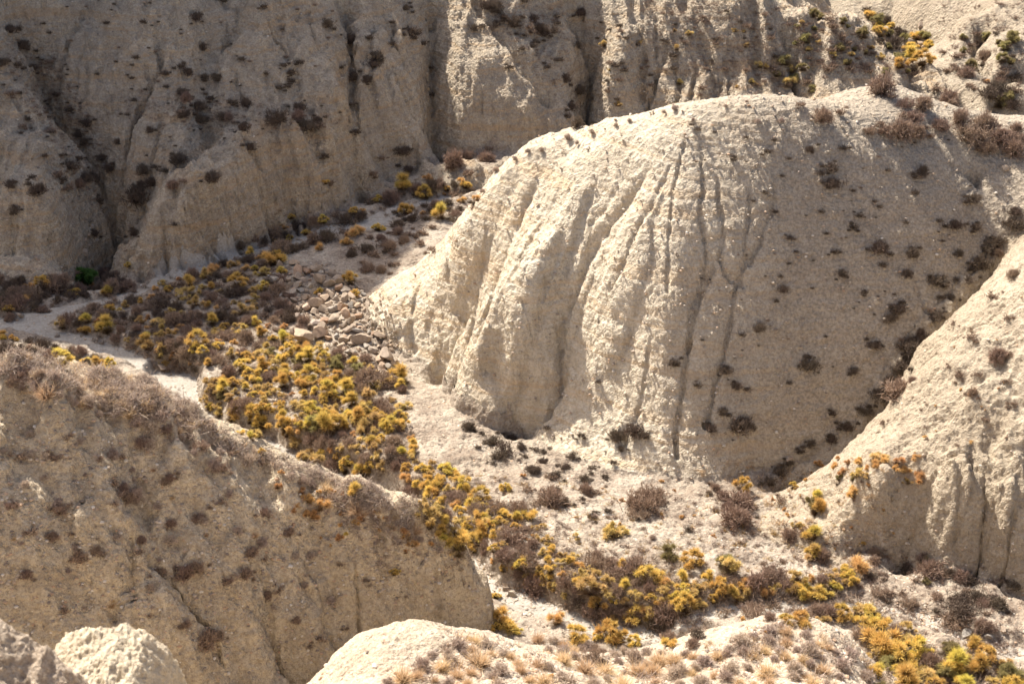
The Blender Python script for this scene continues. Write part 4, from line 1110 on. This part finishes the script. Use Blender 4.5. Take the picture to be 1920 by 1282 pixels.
i1 = ico(1)
pebs = []
for k in range(5):
    r_ = np.random.default_rng(300 + k); v = i1[0] * r_.uniform(.7, 1.25, (len(i1[0]), 1)) * [1, .8, .6]
    pebs.append((v, i1[1]))
gm, nt_ = new_mat('gravel_stone'); b_ = NB(nt_)
out_ = b_.n('ShaderNodeOutputMaterial'); bs_ = b_.n('ShaderNodeBsdfPrincipled'); bs_.inputs['Roughness'].default_value = .9; b_.l(bs_.outputs[0], out_.inputs[0])
geo = b_.n('ShaderNodeNewGeometry')
b_.l(b_.ramp(geo.outputs['Random Per Island'], [(0., (.2, .16, .13)), (.25, (.36, .29, .22)), (.5, (.48, .4, .31)), (.75, (.42, .28, .18)), (.9, (.54, .47, .38)), (1., (.66, .6, .52))]), bs_.inputs['Base Color'])
APRON0 = [[(780, 700), (860, 760), (1000, 880), (1450, 930), (1640, 1030), (1700, 1150), (1250, 1190), (1000, 1150), (800, 980), (700, 760)]]
MOUNDS = [[(850, 1180), (1000, 1215), (1250, 1250), (1250, 1282), (780, 1282), (830, 1220)], [(1290, 1225), (1400, 1175), (1500, 1158), (1600, 1200), (1660, 1282), (1240, 1282)]]
FULL = [(0, 0), (1920, 0), (1920, 1282), (0, 1282)]
WASH = [[(0, 590), (450, 460), (700, 420), (760, 700), (1000, 880), (1450, 940), (1700, 1080), (1900, 1282), (1000, 1250), (400, 820), (0, 690)]]
cloud('gravel', pebs, scatter(9000, [FULL], 1) + scatter(5000, MOUNDS, 31) + scatter(5000, [[(0, 740), (400, 870), (880, 1100), (600, 1270), (0, 1170)]], 33) + scatter(14000, WASH, 2) + scatter(5000, APRON0, 47) + scatter(3500, [[(1600, 1040), (1920, 1080), (1920, 1230), (1640, 1170)], [(780, 700), (960, 860), (1100, 900), (900, 830)]], 3), .015, .11, gm, 5,
      'loose pale and brown stones strewn over the dry ground', 3.0)

def tuftlets(seed, n, h, kind):
    out = []
    for k in range(4):
        r = np.random.default_rng(seed + k)
        if kind == 'grass':
            d = unit(r.normal(size=(n, 3)) * [1, 1, .3] + [0, 0, 1.0]); P0 = r.normal(size=(n, 3)) * [.12, .12, 0]
        else:
            d = unit(r.normal(size=(n, 3)) + [0, 0, .35]); P0 = r.normal(size=(n, 3)) * [.16, .16, .04] + [0, 0, .12]
        d[:, 2] = abs(d[:, 2])
        out.append(blades(P0, d, r.uniform(.25, .5, n) * h, np.full(n, .016), .25, (.2, 1.), np.full(n, .5), r))
    return out
BACKSLOPE = [[(0, 665), (200, 690), (330, 740), (390, 810), (560, 880), (790, 990), (740, 975), (590, 895), (410, 828), (270, 775), (130, 728), (0, 696)]]
UPPER = [[(1200, 0), (1440, 0), (1500, 160), (1350, 190), (1200, 60)], [(860, 0), (1050, 0), (1080, 200), (980, 110)], [(0, 60), (120, 130), (200, 280), (190, 400), (60, 230)]]
cloud('dry_scrub', tuftlets(400, 34, 1.0, 'scrub'), scatter(1000, BACKSLOPE, 6) + scatter(90, MOUNDS, 7) + scatter(300, [[(550, 870), (700, 920), (800, 1010), (700, 1000)]], 8), .25, .75, PM['grey'], 9,
      'low lilac-grey dry scrub matting the sunlit back of the slopes', 1.5, attr=True)
cloud('dry_grass', tuftlets(420, 30, 1.0, 'grass'), scatter(90, MOUNDS, 10) + scatter(500, BACKSLOPE, 11) + scatter(260, [[(1300, 880), (1700, 860), (1700, 1060), (1500, 1060)]], 12), .2, .6, PM['straw'], 13,
      'short bleached dry grass on the nearest mounds', 1.5, attr=True)
cloud('brown_litter', tuftlets(440, 30, 1.0, 'scrub'), scatter(2600, [CLUST[0][0], CLUST[1][0], CLUST[2][0], CLUST[4][0], CLUST[5][0], CLUST[6][0], CLUST[7][0], CLUST[8][0], CLUST[9][0], CLUST[12][0], CLUST[13][0], CLUST[10][0]], 14), .25, .8, PM['brown'], 15,
      'low brown dry brush filling the gaps between the wash shrubs', 1.3, attr=True)
APRON = [[(860, 880), (1000, 900), (1250, 935), (1450, 930), (1640, 1030), (1640, 1130), (1250, 1150), (1000, 1090), (900, 1000)]]
cloud('pale_scrub', tuftlets(520, 40, 1.0, 'grass'), scatter(700, APRON, 41) + scatter(260, [CLUST[0][0], CLUST[12][0]], 42), .12, .5, PM['tan'], 43,
      'little tan and golden tufts speckled over the sandy apron and valley floor', 2.0, attr=True)
cloud('apron_litter', tuftlets(540, 34, 1.0, 'scrub'), scatter(1100, APRON, 44) + scatter(500, [[(1600, 1020), (1900, 1080), (1910, 1240), (1640, 1180)]], 45), .12, .5, PM['brown'], 46,
      'small dry twiggy remnants speckled over the sandy apron', 2.0, attr=True)
chunks = []
for k in range(6):
    v = BM[k].vertices; vv = np.empty(len(v) * 3, np.float32); v.foreach_get('co', vv)
    iv2, if2 = ico(2); chunks.append((vv.reshape(-1, 3)[:len(iv2)] * 1.0, if2))
PILE = [[(490, 500), (560, 480), (660, 505), (700, 560), (745, 640), (775, 700), (700, 710), (640, 670), (560, 620), (500, 570)]]
cloud('rubble', chunks, scatter(900, PILE, 51) + scatter(160, [[(1180, 1170), (1260, 1170), (1260, 1220), (1180, 1220)], [(1800, 1170), (1880, 1170), (1900, 1230), (1820, 1230)], [(920, 1095), (1010, 1100), (1010, 1130), (920, 1125)]], 52), .05, .24, RM, 53,
      'small broken rubble filling in among and around the boulders', 1.4)
FARB = [[(1450, 0), (1690, 60), (1720, 150), (1500, 160)], [(1760, 20), (1920, 0), (1920, 190), (1780, 140)]]
cloud('bank_scrub', tuftlets(560, 30, .9, 'scrub'), scatter(420, FARB, 55), .3, 1.0, PM['brown'], 56, 'brown scrub dotted over the far banks beyond the saddle', 1.5, attr=True)
cloud('dark_scrub', tuftlets(460, 26, .8, 'scrub'), scatter(1500, UPPER, 16) + scatter(300, [[(180, 200), (380, 170), (640, 230), (600, 260), (300, 240)]], 17), .2, .6, PM['brown'], 18,
      'low purplish-brown scrub darkening the upper cliff slopes', 1.3, attr=True)
# the smallest shrubs of a kind, past the 285 widest
NMS = {'olive': ('olive_scrub', 'small olive-yellow scrub filling in between the larger wash shrubs'), 'dark': ('small_scrub', 'tiny dark scrub dotted over the cliff and hill faces'),
       'brown': ('brown_scrub', 'small brown twiggy scrub between the larger shrubs'), 'tan': ('golden_scrub', 'small faded golden scrub between the larger shrubs')}
for kd in sorted({q[2] for q in rest_pts}):
    r_ = np.random.default_rng(21); V_ = []; F_ = []; A_ = []; o_ = 0
    tl = []
    for k in range(4):
        rr_ = np.random.default_rng(500 + k); n_ = 150 if kd in ('olive', 'tan') else 120
        dd = unit(rr_.normal(size=(n_, 3)) + [0, 0, .7]); dd[:, 2] = abs(dd[:, 2])
        tl.append(blades(rr_.normal(size=(n_, 3)) * [.16, .16, .06] + [0, 0, .12], dd, rr_.uniform(.15, .42, n_), np.full(n_, .02 if kd in ('olive', 'tan') else .024), .2, (.2, 1.), rr_.uniform(0, 1, n_), rr_))
    for (w, s, k_) in rest_pts:
        if k_ != kd or w[2] > 34: continue
        v, f, a = tl[r_.integers(4)]; slant = math.sqrt(w[0] ** 2 + w[1] ** 2 + (CAMZ - w[2]) ** 2); q = s / FPX * slant * 1.15
        V_.append(v * q + w); F_.append(f + o_); A_.append(a); o_ += len(v)
    nm, lb = NMS.get(kd, (kd + '_scrub', 'small scrub between the larger shrubs'))
    me = mesh_from(nm, np.concatenate(V_), np.concatenate(F_), PM[kd], smooth=False)
    at = me.color_attributes.new('blade', 'FLOAT_COLOR', 'POINT'); at.data.foreach_set('color', np.concatenate(A_).astype(np.float32).ravel())
    link(nm, me, kind='stuff', label=lb, category='ground cover')
    print('rest', kd, len(V_))

# ------------------------------------------------------------------ the two pale rocks close to the camera
def crag(name, outline, d0, depth, mat, label, seed, flat):
    """rock whose crest passes under the given photo points at ground distance d0; it has a domed top and falls away on every side"""
    P3 = np.array([Wd(a, b_, d0) for a, b_ in outline])
    n, m = 220, 150
    xs = np.linspace(P3[0, 0], P3[-1, 0], n); top = np.interp(xs, P3[:, 0], P3[:, 2])
    ts = np.linspace(-1, 1.0, m)
    X, T = np.meshgrid(xs, ts)
    Yc = d0 + T * depth
    prof = np.where(T < 0, -flat * (-T) ** 1.3 * depth, -6.0 * np.maximum(T, 0) ** 1.6)
    Z = top[None] + prof
    Z += .14 * fbm(X * 1.6 + seed, Yc * 1.6, 6, .6) + .05 * ridged(X * 5 + seed, Yc * 6, 4) + .05 * fbm(X * 9, Yc * 9, 4, .6) - .05
    Y = Yc + .12 * fbm(X * 2 + seed, Z * 2, 4)
    V = np.stack([X, Y, Z], -1).reshape(-1, 3); idx = np.arange(n * m).reshape(m, n)
    F = np.stack([idx[:-1, :-1], idx[:-1, 1:], idx[1:, 1:], idx[1:, :-1]], -1).reshape(-1, 4)
    return link(name, mesh_from(name, V, F, mat), label=label, category='rock')
PALE = earth('pale_rock', (.60, .53, .41), (.54, .46, .34), (.36, .28, .19), .022, pebble=.6, groove=.006, scl=4.)
CONG = earth('pebbly_rock', (.48, .40, .31), (.40, .32, .25), (.20, .15, .11), .03, pebble=1.7, groove=.008, scl=3.)
crag('rock_outcrop', [(60, 1420), (88, 1290), (100, 1225), (118, 1192), (150, 1180), (178, 1176), (205, 1176), (226, 1171), (240, 1178), (275, 1184), (290, 1200), (312, 1225), (326, 1262), (342, 1330), (370, 1450)], 16.5, 2.2, PALE,
     'smooth cream-white sunlit rock nearest the camera at the bottom left', 3, .30)
crag('rock_outcrop', [(-420, 1000), (-200, 1100), (-60, 1150), (0, 1172), (40, 1196), (62, 1214), (84, 1218), (100, 1238), (130, 1262), (150, 1300), (175, 1420)], 14.5, 2.2, CONG,
     'pebbly brown rock in the bottom left corner of the photo', 9, .34)
print('all built', round(time.time() - T0, 1))
